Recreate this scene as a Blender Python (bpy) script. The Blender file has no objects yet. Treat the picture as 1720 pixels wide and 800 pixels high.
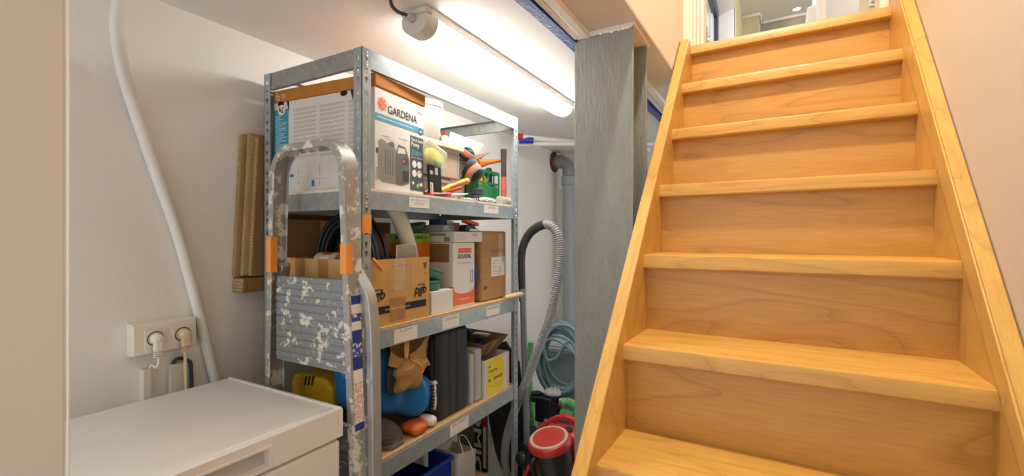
import bpy, bmesh, math, random
from mathutils import Vector, Matrix, noise
from mathutils.geometry import tessellate_polygon

random.seed(7)
SC = bpy.context.scene
COL = SC.collection
R = math.radians

# ------------------------------------------------------------------ camera
CAM_H, F_PX, CX, CY = 1.25, 768.0, 860.0, 397.5
YAW = math.atan(440 / 768)
cam_d = bpy.data.cameras.new('camera')
cam_d.sensor_width = 36.0
cam_d.lens = F_PX / 1720 * 36.0
cam_d.shift_y = -2.5 / 1720
cam_d.clip_start = 0.02
cam = bpy.data.objects.new('camera', cam_d)
cam.location = (0, 0, CAM_H)
cam.rotation_euler = (R(90), 0, YAW)
COL.objects.link(cam)
SC.camera = cam

# ------------------------------------------------------------------ world, lights, exposure
SC.view_settings.view_transform = 'Standard'
SC.view_settings.look = 'None'
SC.view_settings.gamma = 1
SC.view_settings.use_curve_mapping = False
SC.view_settings.exposure = 0.26
SC.cycles.max_bounces = 8
SC.cycles.diffuse_bounces = 5
world = bpy.data.worlds.new('world')
SC.world = world
world.use_nodes = True
bg = world.node_tree.nodes['Background']
bg.inputs[0].default_value = (0.97, 0.985, 1.0, 1)
bg.inputs[1].default_value = 1.6
BATTEN_EMIT = 24

def area(name, loc, target, size, power, col, shape='DISK'):
    l = bpy.data.lights.new(name, 'AREA')
    l.shape = shape
    l.size = size
    l.energy = power
    l.color = col
    o = bpy.data.objects.new(name, l)
    o.location = loc
    o.rotation_euler = (Vector(target) - Vector(loc)).to_track_quat('-Z', 'Y').to_euler()
    COL.objects.link(o)
    return o
area('stairwell_lamp_light', (-0.05, 0.93, 3.44), (-0.05, 1.05, 0), 0.12, 40, (1.0, 0.90, 0.76))
area('landing_fill_light', (0.6, 4.4, 4.7), (0.4, 4.4, 2.1), 0.6, 110, (1.0, 0.93, 0.84))  # unseen area light added to brighten the upper room, no fixture

# ------------------------------------------------------------------ helpers
def W(px, py, ax, val):
    """world point where the photograph's pixel meets the plane ax = val"""
    t = (px - CX) / F_PX
    u = -(py - CY) / F_PX
    s, c = math.sin(YAW), math.cos(YAW)
    d = (-s + t * c, c + t * s, u)
    o = (0, 0, CAM_H)
    i = 'xyz'.index(ax)
    k = (val - o[i]) / d[i]
    return Vector((o[0] + k * d[0], o[1] + k * d[1], o[2] + k * d[2]))

def lin(h):
    h = h.lstrip('#')
    r = []
    for i in (0, 2, 4):
        v = int(h[i:i + 2], 16) / 255
        r.append(v / 12.92 if v <= 0.04045 else ((v + 0.055) / 1.055) ** 2.4)
    return (r[0], r[1], r[2], 1)

MATS = {}
def nodes_of(name):
    m = bpy.data.materials.new(name)
    m.use_nodes = True
    nt = m.node_tree
    return m, nt, nt.nodes, nt.links, nt.nodes['Principled BSDF']

def mat(name, col, rough=0.5, metal=0.0, var=0.08, scale=14, stretch=(1, 1, 1), bump=0.0, bscale=120, trans=0.0, emit=None, alpha=1.0, coat=0.0, ior=1.45):
    if name in MATS:
        return MATS[name]
    m, nt, N, L, B = nodes_of(name)
    c = lin(col)
    tc = N.new('ShaderNodeTexCoord')
    mp = N.new('ShaderNodeMapping')
    mp.inputs['Scale'].default_value = stretch
    L.new(tc.outputs['Object'], mp.inputs['Vector'])
    nz = N.new('ShaderNodeTexNoise')
    nz.inputs['Scale'].default_value = scale
    nz.inputs['Detail'].default_value = 4
    L.new(mp.outputs[0], nz.inputs['Vector'])
    mx = N.new('ShaderNodeMix')
    mx.data_type = 'RGBA'
    mx.inputs[6].default_value = tuple(max(0, v * (1 - var * 1.6)) for v in c[:3]) + (1,)
    mx.inputs[7].default_value = tuple(min(1, v * (1 + var * 1.6)) for v in c[:3]) + (1,)
    L.new(nz.outputs[0], mx.inputs[0])
    L.new(mx.outputs[2], B.inputs['Base Color'])
    B.inputs['Roughness'].default_value = rough
    B.inputs['Metallic'].default_value = metal
    B.inputs['Transmission Weight'].default_value = trans
    B.inputs['Alpha'].default_value = alpha
    B.inputs['IOR'].default_value = ior
    B.inputs['Coat Weight'].default_value = coat
    if emit:
        B.inputs['Emission Color'].default_value = lin(emit[0])
        B.inputs['Emission Strength'].default_value = emit[1]
    if bump:
        n2 = N.new('ShaderNodeTexNoise')
        n2.inputs['Scale'].default_value = bscale
        n2.inputs['Detail'].default_value = 3
        L.new(mp.outputs[0], n2.inputs['Vector'])
        bp = N.new('ShaderNodeBump')
        bp.inputs['Strength'].default_value = bump
        bp.inputs['Distance'].default_value = 0.01
        L.new(n2.outputs[0], bp.inputs['Height'])
        L.new(bp.outputs[0], B.inputs['Normal'])
    MATS[name] = m
    return m

def ramp(N, stops):
    r = N.new('ShaderNodeValToRGB')
    e = r.color_ramp.elements
    while len(e) < len(stops):
        e.new(0.5)
    for el, (p, c) in zip(e, stops):
        el.position = p
        el.color = c
    return r

def wood_mat(name, base, dark, stretch, rough=0.38, rings=9.0, fine=(2, 2, 60)):
    m, nt, N, L, B = nodes_of(name)
    tc = N.new('ShaderNodeTexCoord')
    mp = N.new('ShaderNodeMapping'); mp.inputs['Scale'].default_value = stretch
    L.new(tc.outputs['Object'], mp.inputs['Vector'])
    n1 = N.new('ShaderNodeTexNoise'); n1.inputs['Scale'].default_value = 1.6; n1.inputs['Detail'].default_value = 1.5; n1.inputs['Distortion'].default_value = 0.3
    L.new(mp.outputs[0], n1.inputs['Vector'])
    mu = N.new('ShaderNodeMath'); mu.operation = 'MULTIPLY'; mu.inputs[1].default_value = rings
    L.new(n1.outputs[0], mu.inputs[0])
    fr = N.new('ShaderNodeMath'); fr.operation = 'FRACT'
    L.new(mu.outputs[0], fr.inputs[0])
    rp = ramp(N, [(0.0, (0.95, 0.95, 0.95, 1)), (0.07, (0.5, 0.5, 0.5, 1)), (0.3, (0.0, 0, 0, 1)), (1.0, (0.35, 0.35, 0.35, 1))])
    L.new(fr.outputs[0], rp.inputs[0])
    mp2 = N.new('ShaderNodeMapping'); mp2.inputs['Scale'].default_value = fine
    L.new(tc.outputs['Object'], mp2.inputs['Vector'])
    n2 = N.new('ShaderNodeTexNoise'); n2.inputs['Scale'].default_value = 4; n2.inputs['Detail'].default_value = 3
    L.new(mp2.outputs[0], n2.inputs['Vector'])
    ad = N.new('ShaderNodeMath'); ad.operation = 'MULTIPLY_ADD'; ad.inputs[1].default_value = 0.55
    L.new(rp.outputs[0], ad.inputs[0])
    sc = N.new('ShaderNodeMath'); sc.operation = 'MULTIPLY_ADD'; sc.inputs[1].default_value = 0.7; sc.inputs[2].default_value = -0.22
    L.new(n2.outputs[0], sc.inputs[0])
    L.new(sc.outputs[0], ad.inputs[2])
    mx = N.new('ShaderNodeMix'); mx.data_type = 'RGBA'; mx.clamp_factor = True
    mx.inputs[6].default_value = lin(base); mx.inputs[7].default_value = lin(dark)
    L.new(ad.outputs[0], mx.inputs[0])
    L.new(mx.outputs[2], B.inputs['Base Color'])
    B.inputs['Roughness'].default_value = rough
    B.inputs['Coat Weight'].default_value = 0.04
    B.inputs['Coat Roughness'].default_value = 0.25
    MATS[name] = m
    return m

def galv_mat(name, a, b, scale=45, rough=0.42, metal=0.3):
    m, nt, N, L, B = nodes_of(name)
    tc = N.new('ShaderNodeTexCoord')
    vo = N.new('ShaderNodeTexVoronoi'); vo.inputs['Scale'].default_value = scale
    nz = N.new('ShaderNodeTexNoise'); nz.inputs['Scale'].default_value = scale * 0.5; nz.inputs['Detail'].default_value = 4
    L.new(tc.outputs['Object'], vo.inputs['Vector']); L.new(tc.outputs['Object'], nz.inputs['Vector'])
    mm = N.new('ShaderNodeMix'); mm.data_type = 'RGBA'; mm.inputs[0].default_value = 0.5
    L.new(vo.outputs['Color'], mm.inputs[6]); L.new(nz.outputs[0], mm.inputs[7])
    mx = N.new('ShaderNodeMix'); mx.data_type = 'RGBA'
    mx.inputs[6].default_value = lin(a); mx.inputs[7].default_value = lin(b)
    L.new(mm.outputs[2], mx.inputs[0])
    L.new(mx.outputs[2], B.inputs['Base Color'])
    B.inputs['Roughness'].default_value = rough
    B.inputs['Metallic'].default_value = metal
    MATS[name] = m
    return m

def splash_mat(name, base, paint, thr=0.56, scale=28, metal=0.7, rough=0.45, stretch=(1, 1, 1), soft=0.04):
    m, nt, N, L, B = nodes_of(name)
    tc = N.new('ShaderNodeTexCoord')
    mp = N.new('ShaderNodeMapping'); mp.inputs['Scale'].default_value = stretch
    L.new(tc.outputs['Object'], mp.inputs['Vector'])
    n1 = N.new('ShaderNodeTexNoise'); n1.inputs['Scale'].default_value = scale; n1.inputs['Detail'].default_value = 6; n1.inputs['Roughness'].default_value = 0.62
    L.new(mp.outputs[0], n1.inputs['Vector'])
    rp = ramp(N, [(thr, (0, 0, 0, 1)), (thr + soft, (1, 1, 1, 1))])
    L.new(n1.outputs[0], rp.inputs[0])
    n2 = N.new('ShaderNodeTexNoise'); n2.inputs['Scale'].default_value = scale * 3; n2.inputs['Detail'].default_value = 4
    L.new(mp.outputs[0], n2.inputs['Vector'])
    c = lin(base)
    b2 = N.new('ShaderNodeMix'); b2.data_type = 'RGBA'
    b2.inputs[6].default_value = tuple(v * 0.7 for v in c[:3]) + (1,); b2.inputs[7].default_value = tuple(min(1, v * 1.3) for v in c[:3]) + (1,)
    L.new(n2.outputs[0], b2.inputs[0])
    mx = N.new('ShaderNodeMix'); mx.data_type = 'RGBA'
    L.new(rp.outputs[0], mx.inputs[0]); L.new(b2.outputs[2], mx.inputs[6]); mx.inputs[7].default_value = lin(paint)
    L.new(mx.outputs[2], B.inputs['Base Color'])
    mt = N.new('ShaderNodeMath'); mt.operation = 'MULTIPLY_ADD'; mt.inputs[1].default_value = -metal; mt.inputs[2].default_value = metal
    L.new(rp.outputs[0], mt.inputs[0]); L.new(mt.outputs[0], B.inputs['Metallic'])
    B.inputs['Roughness'].default_value = rough
    MATS[name] = m
    return m

def card_mat(name, col, axis='y', freq=260, amt=0.10):
    m, nt, N, L, B = nodes_of(name)
    c = lin(col)
    tc = N.new('ShaderNodeTexCoord')
    wv = N.new('ShaderNodeTexWave'); wv.bands_direction = axis.upper(); wv.inputs['Scale'].default_value = freq / 6.28; wv.inputs['Distortion'].default_value = 0.6
    L.new(tc.outputs['Object'], wv.inputs['Vector'])
    nz = N.new('ShaderNodeTexNoise'); nz.inputs['Scale'].default_value = 9; nz.inputs['Detail'].default_value = 5
    L.new(tc.outputs['Object'], nz.inputs['Vector'])
    ad = N.new('ShaderNodeMath'); ad.operation = 'MULTIPLY_ADD'; ad.inputs[1].default_value = 0.35
    L.new(wv.outputs[1], ad.inputs[0]); L.new(nz.outputs[0], ad.inputs[2])
    mx = N.new('ShaderNodeMix'); mx.data_type = 'RGBA'
    mx.inputs[6].default_value = tuple(v * (1 - amt * 1.6) for v in c[:3]) + (1,); mx.inputs[7].default_value = tuple(min(1, v * (1 + amt)) for v in c[:3]) + (1,)
    L.new(ad.outputs[0], mx.inputs[0])
    L.new(mx.outputs[2], B.inputs['Base Color'])
    B.inputs['Roughness'].default_value = 0.75
    B.inputs['Specular IOR Level'].default_value = 0.25
    MATS[name] = m
    return m

class MB:
    def __init__(s, M=None):
        s.v = []; s.f = []; s.M = M or Matrix()
    def add(s, v, f):
        o = len(s.v)
        s.v += [s.M @ Vector(p) for p in v]
        s.f += [[o + i for i in q] for q in f]
        return s
    def box(s, x0, x1, y0, y1, z0, z1):
        v = [(x, y, z) for z in (z0, z1) for y in (y0, y1) for x in (x0, x1)]
        return s.add(v, [(0, 2, 3, 1), (4, 5, 7, 6), (0, 1, 5, 4), (2, 6, 7, 3), (0, 4, 6, 2), (1, 3, 7, 5)])
    def hexa(s, p):          # eight corners: four low then four high, same order
        return s.add(p, [(3, 2, 1, 0), (4, 5, 6, 7), (0, 1, 5, 4), (1, 2, 6, 5), (2, 3, 7, 6), (3, 0, 4, 7)])
    def prism(s, poly, axis, a, b):
        def pt(p, h):
            return {'x': (h, p[0], p[1]), 'y': (p[0], h, p[1]), 'z': (p[0], p[1], h)}[axis]
        n = len(poly)
        v = [pt(p, a) for p in poly] + [pt(p, b) for p in poly]
        f = [(i, (i + 1) % n, n + (i + 1) % n, n + i) for i in range(n)]
        f += [tuple(range(n)), tuple(range(2 * n - 1, n - 1, -1))]
        return s.add(v, f)
    def cyl(s, p0, p1, r, r1=None, n=20):
        return s.tube([p0, p1], [r, r if r1 is None else r1], n)
    def tube(s, pts, r, n=12, closed=False, caps=True, prof=None, up=None):
        pts = [Vector(p) for p in pts]
        m = len(pts)
        rr = r if isinstance(r, (list, tuple)) else [r] * m
        tg = []
        for i in range(m):
            if closed:
                d = pts[(i + 1) % m] - pts[i - 1]
            else:
                d = pts[min(i + 1, m - 1)] - pts[max(i - 1, 0)]
            tg.append(d.normalized())
        a = Vector(up) if up else Vector((0, 0, 1))
        if abs(tg[0].dot(a)) > 0.95:
            a = Vector((1, 0, 0))
        nrm = (a - tg[0] * a.dot(tg[0])).normalized()
        prof = prof or [(math.cos(2 * math.pi * k / n), math.sin(2 * math.pi * k / n)) for k in range(n)]
        n = len(prof)
        v = []
        for i in range(m):
            nrm = (nrm - tg[i] * nrm.dot(tg[i])).normalized()
            b = tg[i].cross(nrm)
            for (q, w) in prof:
                v.append(pts[i] + nrm * (q * rr[i]) + b * (w * rr[i]))
        f = []
        for i in range(m if closed else m - 1):
            j = (i + 1) % m
            for k in range(n):
                f.append((i * n + k, i * n + (k + 1) % n, j * n + (k + 1) % n, j * n + k))
        if caps and not closed:
            f += [tuple(range(n - 1, -1, -1)), tuple(range((m - 1) * n, m * n))]
        return s.add(v, f)
    def lathe(s, prof, o=(0, 0, 0), axis=(0, 0, 1), n=28):
        q = Vector((0, 0, 1)).rotation_difference(Vector(axis))
        o = Vector(o); v = []; f = []
        for (r, h) in prof:
            for k in range(n):
                a = 2 * math.pi * k / n
                v.append(o + q @ Vector((r * math.cos(a), r * math.sin(a), h)))
        for i in range(len(prof) - 1):
            for k in range(n):
                f.append((i * n + k, i * n + (k + 1) % n, (i + 1) * n + (k + 1) % n, (i + 1) * n + k))
        f += [tuple(range(n - 1, -1, -1)), tuple(range((len(prof) - 1) * n, len(prof) * n))]
        return s.add(v, f)
    def grid(s, fn, nu, nv):
        v = [fn(i / nu, j / nv) for j in range(nv + 1) for i in range(nu + 1)]
        f = [(j * (nu + 1) + i, j * (nu + 1) + i + 1, (j + 1) * (nu + 1) + i + 1, (j + 1) * (nu + 1) + i) for j in range(nv) for i in range(nu)]
        return s.add(v, f)
    def blob(s, c, rad, p=2.0, amp=0.0, freq=6, seed=0, nu=36, nv=22):
        """superellipsoid with noise: bags, pads, shoes"""
        def se(w, e):
            return math.copysign(abs(w) ** e, w)
        c = Vector(c); v = []; f = []; e = 2.0 / p
        for j in range(nv + 1):
            th = -math.pi / 2 + math.pi * j / nv
            for i in range(nu):
                ph = 2 * math.pi * i / nu
                d = Vector((se(math.cos(th), e) * se(math.cos(ph), e), se(math.cos(th), e) * se(math.sin(ph), e), se(math.sin(th), e)))
                q = Vector((d.x * rad[0], d.y * rad[1], d.z * rad[2]))
                k = 1 + amp * noise.noise(q * freq + Vector((seed * 7.1, seed * 3.3, seed)))
                v.append(c + q * k)
        for j in range(nv):
            for i in range(nu):
                f.append((j * nu + i, j * nu + (i + 1) % nu, (j + 1) * nu + (i + 1) % nu, (j + 1) * nu + i))
        return s.add(v, f)

def cr(pts, n=8, closed=False):
    """Catmull-Rom through the points"""
    P = [Vector(p) for p in pts]; out = []; m = len(P)
    for i in range(m if closed else m - 1):
        if closed:
            a, b, c, d = P[i - 1], P[i], P[(i + 1) % m], P[(i + 2) % m]
        else:
            a, b, c, d = P[max(i - 1, 0)], P[i], P[i + 1], P[min(i + 2, m - 1)]
        for k in range(n):
            t = k / n
            out.append(0.5 * ((2 * b) + (c - a) * t + (2 * a - 5 * b + 4 * c - d) * t * t + (3 * b - a - 3 * c + d) * t ** 3))
    if not closed:
        out.append(P[-1])
    return out

def resample(pts, step):
    P = [Vector(p) for p in pts]; out = [P[0].copy()]; acc = 0.0
    for a, b in zip(P, P[1:]):
        L = (b - a).length; pos = step - acc
        while pos <= L:
            out.append(a.lerp(b, pos / L)); pos += step
        acc = (acc + L) % step
    return out

def frame(o, rz=0.0, rx=0.0, ry=0.0):
    return Matrix.Translation(Vector(o)) @ Matrix.Rotation(R(rz), 4, 'Z') @ Matrix.Rotation(R(ry), 4, 'Y') @ Matrix.Rotation(R(rx), 4, 'X')

def wmat(o):
    M = Matrix.LocRotScale(o.location, o.rotation_euler, o.scale)
    return wmat(o.parent) @ M if o.parent else M

def raw(name, me, mt, parent=None, loc=None):
    o = bpy.data.objects.new(name, me)
    if mt:
        me.materials.append(mt)
    COL.objects.link(o)
    if parent:
        o.parent = parent
    return o

def obj(name, mb, mt, parent=None, smooth=35, bevel=0.0, solid=0.0, kind=None, label=None, seg=2, weld=False):
    """world-space mesh builder -> one object (under parent, in the parent's space)"""
    vs = mb.v
    if parent:
        inv = wmat(parent).inverted(); off = None
        vs = [inv @ p for p in vs]
    else:
        xs = [p.x for p in vs]; ys = [p.y for p in vs]
        off = Vector(((min(xs) + max(xs)) / 2, (min(ys) + max(ys)) / 2, min(p.z for p in vs)))
        vs = [p - off for p in vs]
    me = bpy.data.meshes.new(name)
    me.from_pydata([tuple(p) for p in vs], [], mb.f)
    b = bmesh.new(); b.from_mesh(me)
    if weld:
        bmesh.ops.remove_doubles(b, verts=b.verts, dist=1e-5)
    bmesh.ops.recalc_face_normals(b, faces=b.faces)
    b.to_mesh(me); b.free()
    if smooth:
        me.shade_smooth()
        me.set_sharp_from_angle(angle=R(smooth))
    o = raw(name, me, mt, parent)
    if off:
        o.location = off
    if solid:
        md = o.modifiers.new('thickness', 'SOLIDIFY'); md.thickness = solid; md.offset = 0
    if bevel:
        md = o.modifiers.new('bevel', 'BEVEL'); md.width = bevel; md.segments = seg; md.limit_method = 'ANGLE'; md.angle_limit = R(40)
    if kind:
        o['kind'] = kind
    if label:
        o['label'] = label
    return o

def tag(o, label, cat, group=None):
    o['label'] = label; o['category'] = cat
    if group:
        o['group'] = group
    return o

def thing(name, label, cat, loc, rz=0, group=None):
    o = bpy.data.objects.new(name, None)
    o.empty_display_size = 0.05
    o.location = loc; o.rotation_euler = (0, 0, R(rz))
    COL.objects.link(o)
    return tag(o, label, cat, group)

def struct(name, mb, mt, **k):
    o = obj(name, mb, mt, **k); o['kind'] = 'structure'
    return o

def dup(root, loc, label, group=None):
    r = root.copy(); COL.objects.link(r); r.location = loc; r['label'] = label
    if group:
        r['group'] = group
    for ch in list(root.children):
        c = ch.copy(); COL.objects.link(c); c.parent = r
        for g in ch.children:
            d = g.copy(); COL.objects.link(d); d.parent = c
    return r

def text(parent, s, o, u, v, w, h, mt, bold=0.0, eps=0.0012, name='lettering', shear=0.0):
    """flat lettering fitted into the w x h box whose lower left corner is o"""
    cu = bpy.data.curves.new('t', 'FONT'); cu.body = s; cu.size = 1; cu.offset = bold; cu.shear = shear; cu.resolution_u = 3
    to = bpy.data.objects.new('t', cu); COL.objects.link(to)
    bpy.context.view_layer.update()
    me = bpy.data.meshes.new_from_object(to.evaluated_get(bpy.context.evaluated_depsgraph_get()))
    bpy.data.objects.remove(to); bpy.data.curves.remove(cu)
    xs = [q.co.x for q in me.vertices]; ys = [q.co.y for q in me.vertices]
    x0, x1, y0, y1 = min(xs), max(xs), min(ys), max(ys)
    u = Vector(u).normalized(); v = Vector(v).normalized(); n = u.cross(v); o = Vector(o) + n * eps
    inv = wmat(parent).inverted() if parent else Matrix()
    for q in me.vertices:
        q.co = inv @ (o + u * ((q.co.x - x0) / (x1 - x0) * w) + v * ((q.co.y - y0) / (y1 - y0) * h))
    me.name = name
    me.materials.clear()
    return raw(name, me, mt, parent)

class Face:
    """a flat face of a carton: corner + unit axes, for print"""
    def __init__(s, parent, o, u, v):
        s.p = parent; s.o = Vector(o); s.u = Vector(u).normalized(); s.v = Vector(v).normalized(); s.n = s.u.cross(s.v)
    def at(s, a, b, e=0.0):
        return s.o + s.u * a + s.v * b + s.n * e
    def poly(s, name, pts, mt, e=0.0006, label=None):
        mb = MB(); mb.add([s.at(a, b, e) for a, b in pts], [tuple(range(len(pts)))])
        return obj(name, mb, mt, s.p, smooth=0, label=label)
    def rect(s, name, a0, a1, b0, b1, mt, e=0.0006, label=None):
        return s.poly(name, [(a0, b0), (a1, b0), (a1, b1), (a0, b1)], mt, e, label)
    def rects(s, name, L, mt, e=0.0006, label=None):
        mb = MB()
        for (a0, a1, b0, b1) in L:
            mb.add([s.at(a0, b0, e), s.at(a1, b0, e), s.at(a1, b1, e), s.at(a0, b1, e)], [(0, 1, 2, 3)])
        return obj(name, mb, mt, s.p, smooth=0, label=label, kind='stuff' if len(L) > 2 else None)
    def disc(s, name, a, b, r, mt, e=0.0006, n=24, rb=None):
        return s.poly(name, [(a + r * math.cos(2 * math.pi * k / n), b + (rb or r) * math.sin(2 * math.pi * k / n)) for k in range(n)], mt, e)
    def text(s, t, a, b, w, h, mt, bold=0.0, e=0.0012, shear=0.0, name='lettering'):
        return text(s.p, t, s.at(a, b), s.u, s.v, w, h, mt, bold, e, name, shear)

# ------------------------------------------------------------------ materials
m_wall = mat('painted_wall', 'e9e6e1', 0.75, var=0.03, scale=3, bump=0.10, bscale=60)
m_warm = mat('stairwell_plaster', 'dfd2be', 0.75, var=0.03, scale=3, bump=0.08, bscale=60)
m_ceil = mat('painted_ceiling', 'ebe8e3', 0.7, var=0.02, scale=3, bump=0.08, bscale=50)
m_part = mat('partition_paint', 'd6d3d0', 0.5, var=0.015, scale=2)
m_floor = mat('concrete_floor', '8d8982', 0.7, var=0.15, scale=8, bump=0.2)
m_wood_h = wood_mat('beech_across', 'cf9f4f', 'a1702a', (0.8, 5, 5), fine=(2, 40, 60))
m_wood_r = wood_mat('beech_riser', 'ca9846', '9a6828', (0.8, 4.2, 4.2), rings=7, fine=(3, 60, 60))
m_wood_s = wood_mat('beech_stringer', 'd1a456', 'a77633', (6, 1.6, 1.6), rings=7, fine=(50, 5, 5))
m_wood_c = wood_mat('beech_cap', 'd5aa5e', 'b18140', (9, 1.2, 1.2), rings=9, fine=(60, 4, 4))
m_colm = mat('grey_column_paint', '84867f', 0.5, var=0.10, scale=26, stretch=(1, 1, 0.25), bump=0.35, bscale=90)
m_galv = galv_mat('galvanised_steel', '8a979c', 'b0bcc0', rough=0.45, metal=0.25)
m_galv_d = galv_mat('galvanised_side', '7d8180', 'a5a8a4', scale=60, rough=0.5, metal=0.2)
m_board = mat('chipboard', 'c4a47a', 0.7, var=0.18, scale=60, bump=0.1)
m_edge = mat('board_edge', 'e2d6c2', 0.6, var=0.05)
m_dark = mat('dark_gap', '141414', 0.8)
m_black = mat('black_plastic', '1f2124', 0.42, var=0.1)
m_hblack = mat('case_plastic', '2e3137', 0.55, var=0.12, scale=200, bump=0.25, bscale=400)
m_grey = mat('grey_plastic', '8b8f92', 0.5)
m_lgrey = mat('light_grey_plastic', 'b4b4b2', 0.5)
m_white = mat('white_plastic', 'ece9e2', 0.4, var=0.02)
m_cream = mat('cream_plastic', 'e4dcc6', 0.45, var=0.03)
m_paper = mat('white_paper', 'e9e5df', 0.7, var=0.03)
m_ink = mat('black_print', '26262a', 0.7)
m_inkg = mat('grey_print', '8e8c89', 0.7)
m_inkl = mat('pale_print', 'bdb9b3', 0.7)
m_blue_p = mat('blue_print', '3f93b0', 0.6, var=0.03)
m_org_p = mat('orange_print', 'dd6a3c', 0.6, var=0.03)
m_orange = mat('orange_tape', 'f09c4a', 0.55, var=0.05)
m_card = card_mat('corrugated_card', 'c59b62', 'y', 260, .06)
m_cardx = card_mat('corrugated_card_side', 'b88a50', 'x')
m_cardd = card_mat('dark_card', '8d6a45', 'y', 120)
m_cardo = card_mat('orange_card', 'b97a35', 'y', 300, 0.16)
m_cardpale = card_mat('pale_card', 'b49570', 'z', 120, 0.06)
m_carton_w = mat('white_carton', 'dad7d1', 0.55, var=0.02)
m_yel = mat('yellow_print', 'f0d528', 0.6, var=0.03)
m_alu = splash_mat('paint_spattered_aluminium', 'a5a4a0', 'dedad1', 0.53, 24, 0.3)
m_alu_plain = mat('brushed_aluminium', 'b0b1af', 0.38, 0.4, var=0.12, scale=20, stretch=(1, 1, 0.1))
m_tread = splash_mat('spattered_tread', '8a8f92', 'dcd8cc', 0.56, 36, 0.2, 0.5)
m_rivet = mat('rivet', 'd5d6d4', 0.3, 0.9)
m_blue = mat('blue_plastic', '1c3fae', 0.4, var=0.06)
m_bluefoil = mat('blue_foil', '24409c', 0.35, var=0.15, scale=40, bump=0.3)
m_red = mat('red_plastic', 'c4392f', 0.35, var=0.05)
m_green = mat('green_plastic', '1c7a4a', 0.45)
m_teal = mat('teal_plastic', '3f7f6d', 0.4, var=0.06)
m_yellow = mat('yellow_plastic', 'e4b823', 0.45)
m_orangep = mat('orange_plastic', 'e07a2c', 0.45)
m_rubber = mat('grey_rubber', '3e4146', 0.6)
m_pvc = mat('grey_pvc', '9aa1a4', 0.4, var=0.03)
m_steel = mat('bright_steel', 'c3c5c6', 0.25, 0.9)

# ------------------------------------------------------------------ structure
XW = -1.6          # left wall
ZC = 1.957         # storage ceiling
SF = Matrix.Rotation(R(-1.0), 4, 'Z')     # the stair runs one degree off the rack

struct('floor', MB().box(-3.0, 2.2, -1.6, 3.8, -0.1, 0.0), m_floor)
struct('wall_left', MB().box(XW - 0.1, XW, -0.3, 3.75, 0, 2.3), m_wall)
struct('wall_far', MB().box(XW, 0.6, 3.66, 3.76, 0, 2.0), m_wall)
struct('ceiling', MB().box(XW, -0.46, -0.3, 3.66, ZC, ZC + 0.06), m_ceil)
mb = MB().box(-0.90, -0.85, -0.75, 0.2420, 0, 1.955)
struct('wall_partition', mb, m_part, bevel=0.004, seg=3)
struct('trim_highlight', MB().box(-0.8520, -0.8485, 0.2425, 0.2462, 0, 1.955), m_white, bevel=0.002)  # white strip added for the bright highlight along the partition edge
# stairwell: wall above the header, right wall, upper ceiling
mb = MB(SF).box(-0.47, -0.408, -1.6, 2.25, ZC, 3.6)
struct('wall_stairwell', mb, m_warm)
mb = MB(SF).box(0.376, 0.48, -1.6, 2.25, 0, 3.6)
struct('wall_right', mb, mat('right_wall_plaster', 'cdc0b1', 0.75, var=0.03, scale=3, bump=0.08, bscale=60))
struct('ceiling_stairwell', MB(SF).box(-0.41, 0.376, -1.6, 2.25, 3.5, 3.55), m_warm)
# header over the column
e0, e1 = SF @ Vector((-0.408, -1.6, 0)), SF @ Vector((-0.408, 3.64, 0))
struct('trim_1', MB().prism([(-0.605, -1.6), (e0.x, e0.y), (e1.x, e1.y), (-0.605, 3.6)], 'z', ZC - 0.004, ZC + 0.004), mat('header_plaster', 'd9d0c8', 0.75, var=.03))
# white double cable duct under the header
mb = MB()
for x0, x1, z in ((-0.606, -0.584, 0.016), (-0.578, -0.548, 0.020)):
    mb.box(x0, x1, 0.4, 1.497, ZC - 0.004 - z, ZC - 0.004)
    mb.box(x0 + .06, x1 + .06, 1.72, 3.6, ZC - 0.004 - z, ZC - 0.004)
struct('trim_2', mb, m_white, bevel=0.002)
# blue foil hanging along the header
mb = MB()
for k in range(24):
    y0 = 0.5 + k * 3.1 / 24; y1 = y0 + 3.1 / 24
    D = lambda y: .052 * min(1, max(0, (y - 1.74) / .5))
    s0 = 0.006 * math.sin(y0 * 5); s1 = 0.006 * math.sin(y1 * 5)
    xa, xb, xc, xd = -0.646 + D(y0), -0.609 + D(y0), -0.609 + D(y1), -0.646 + D(y1); ze = ZC - 0.005 if y0 > 1.74 else ZC
    mb.hexa([(xa, y0, ZC - 0.026 + s0), (xb, y0, ZC - 0.026 + s0), (xc, y1, ZC - 0.026 + s1), (xd, y1, ZC - 0.026 + s1), (xa, y0, ze), (xb, y0, ze), (xc, y1, ze), (xd, y1, ze)])
tag(obj('blue_foil_strip', mb, m_bluefoil, weld=True), 'strip of dark blue foil hanging along the ceiling beside the header beam', 'foil')

# steel column, H section, with rough cover plate at the top
t = thing('steel_column', 'grey painted steel H column standing left of the wooden stairs', 'column', (-0.505, 1.6, 0))
x0, x1, ya, yb = -0.607, -0.402, 1.5, 1.7
tf = 0.016; tw = 0.010; xm = (x0 + x1) / 2
obj('flange', MB().box(x0, x1, ya, ya + tf, 0, ZC - 0.012), m_colm, t, bevel=0.002)
obj('flange', MB().box(x0, x1, yb - tf, yb, 0, ZC - 0.012), m_colm, t, bevel=0.002)
obj('web', MB().box(xm - tw / 2, xm + tw / 2, ya + tf, yb - tf, 0, ZC - 0.012), m_colm, t)
obj('cap_plate', MB().box(x0 - 0.002, x1 + 0.006, ya - 0.006, yb + 0.006, ZC - 0.012, ZC - 0.004), m_ceil, t)
mb = MB()
random.seed(3)
for k in range(16):
    x = x0 + (k + 0.5) * (x1 - x0) / 16
    mb.blob((x, ya - 0.002, ZC - 0.014), (0.010, 0.005, 0.005 + 0.004 * random.random()), amp=0.4, freq=60, seed=k, nu=10, nv=6)
obj('filler', mb, m_ceil, t, label='rough white filler along the top edge')
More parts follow.
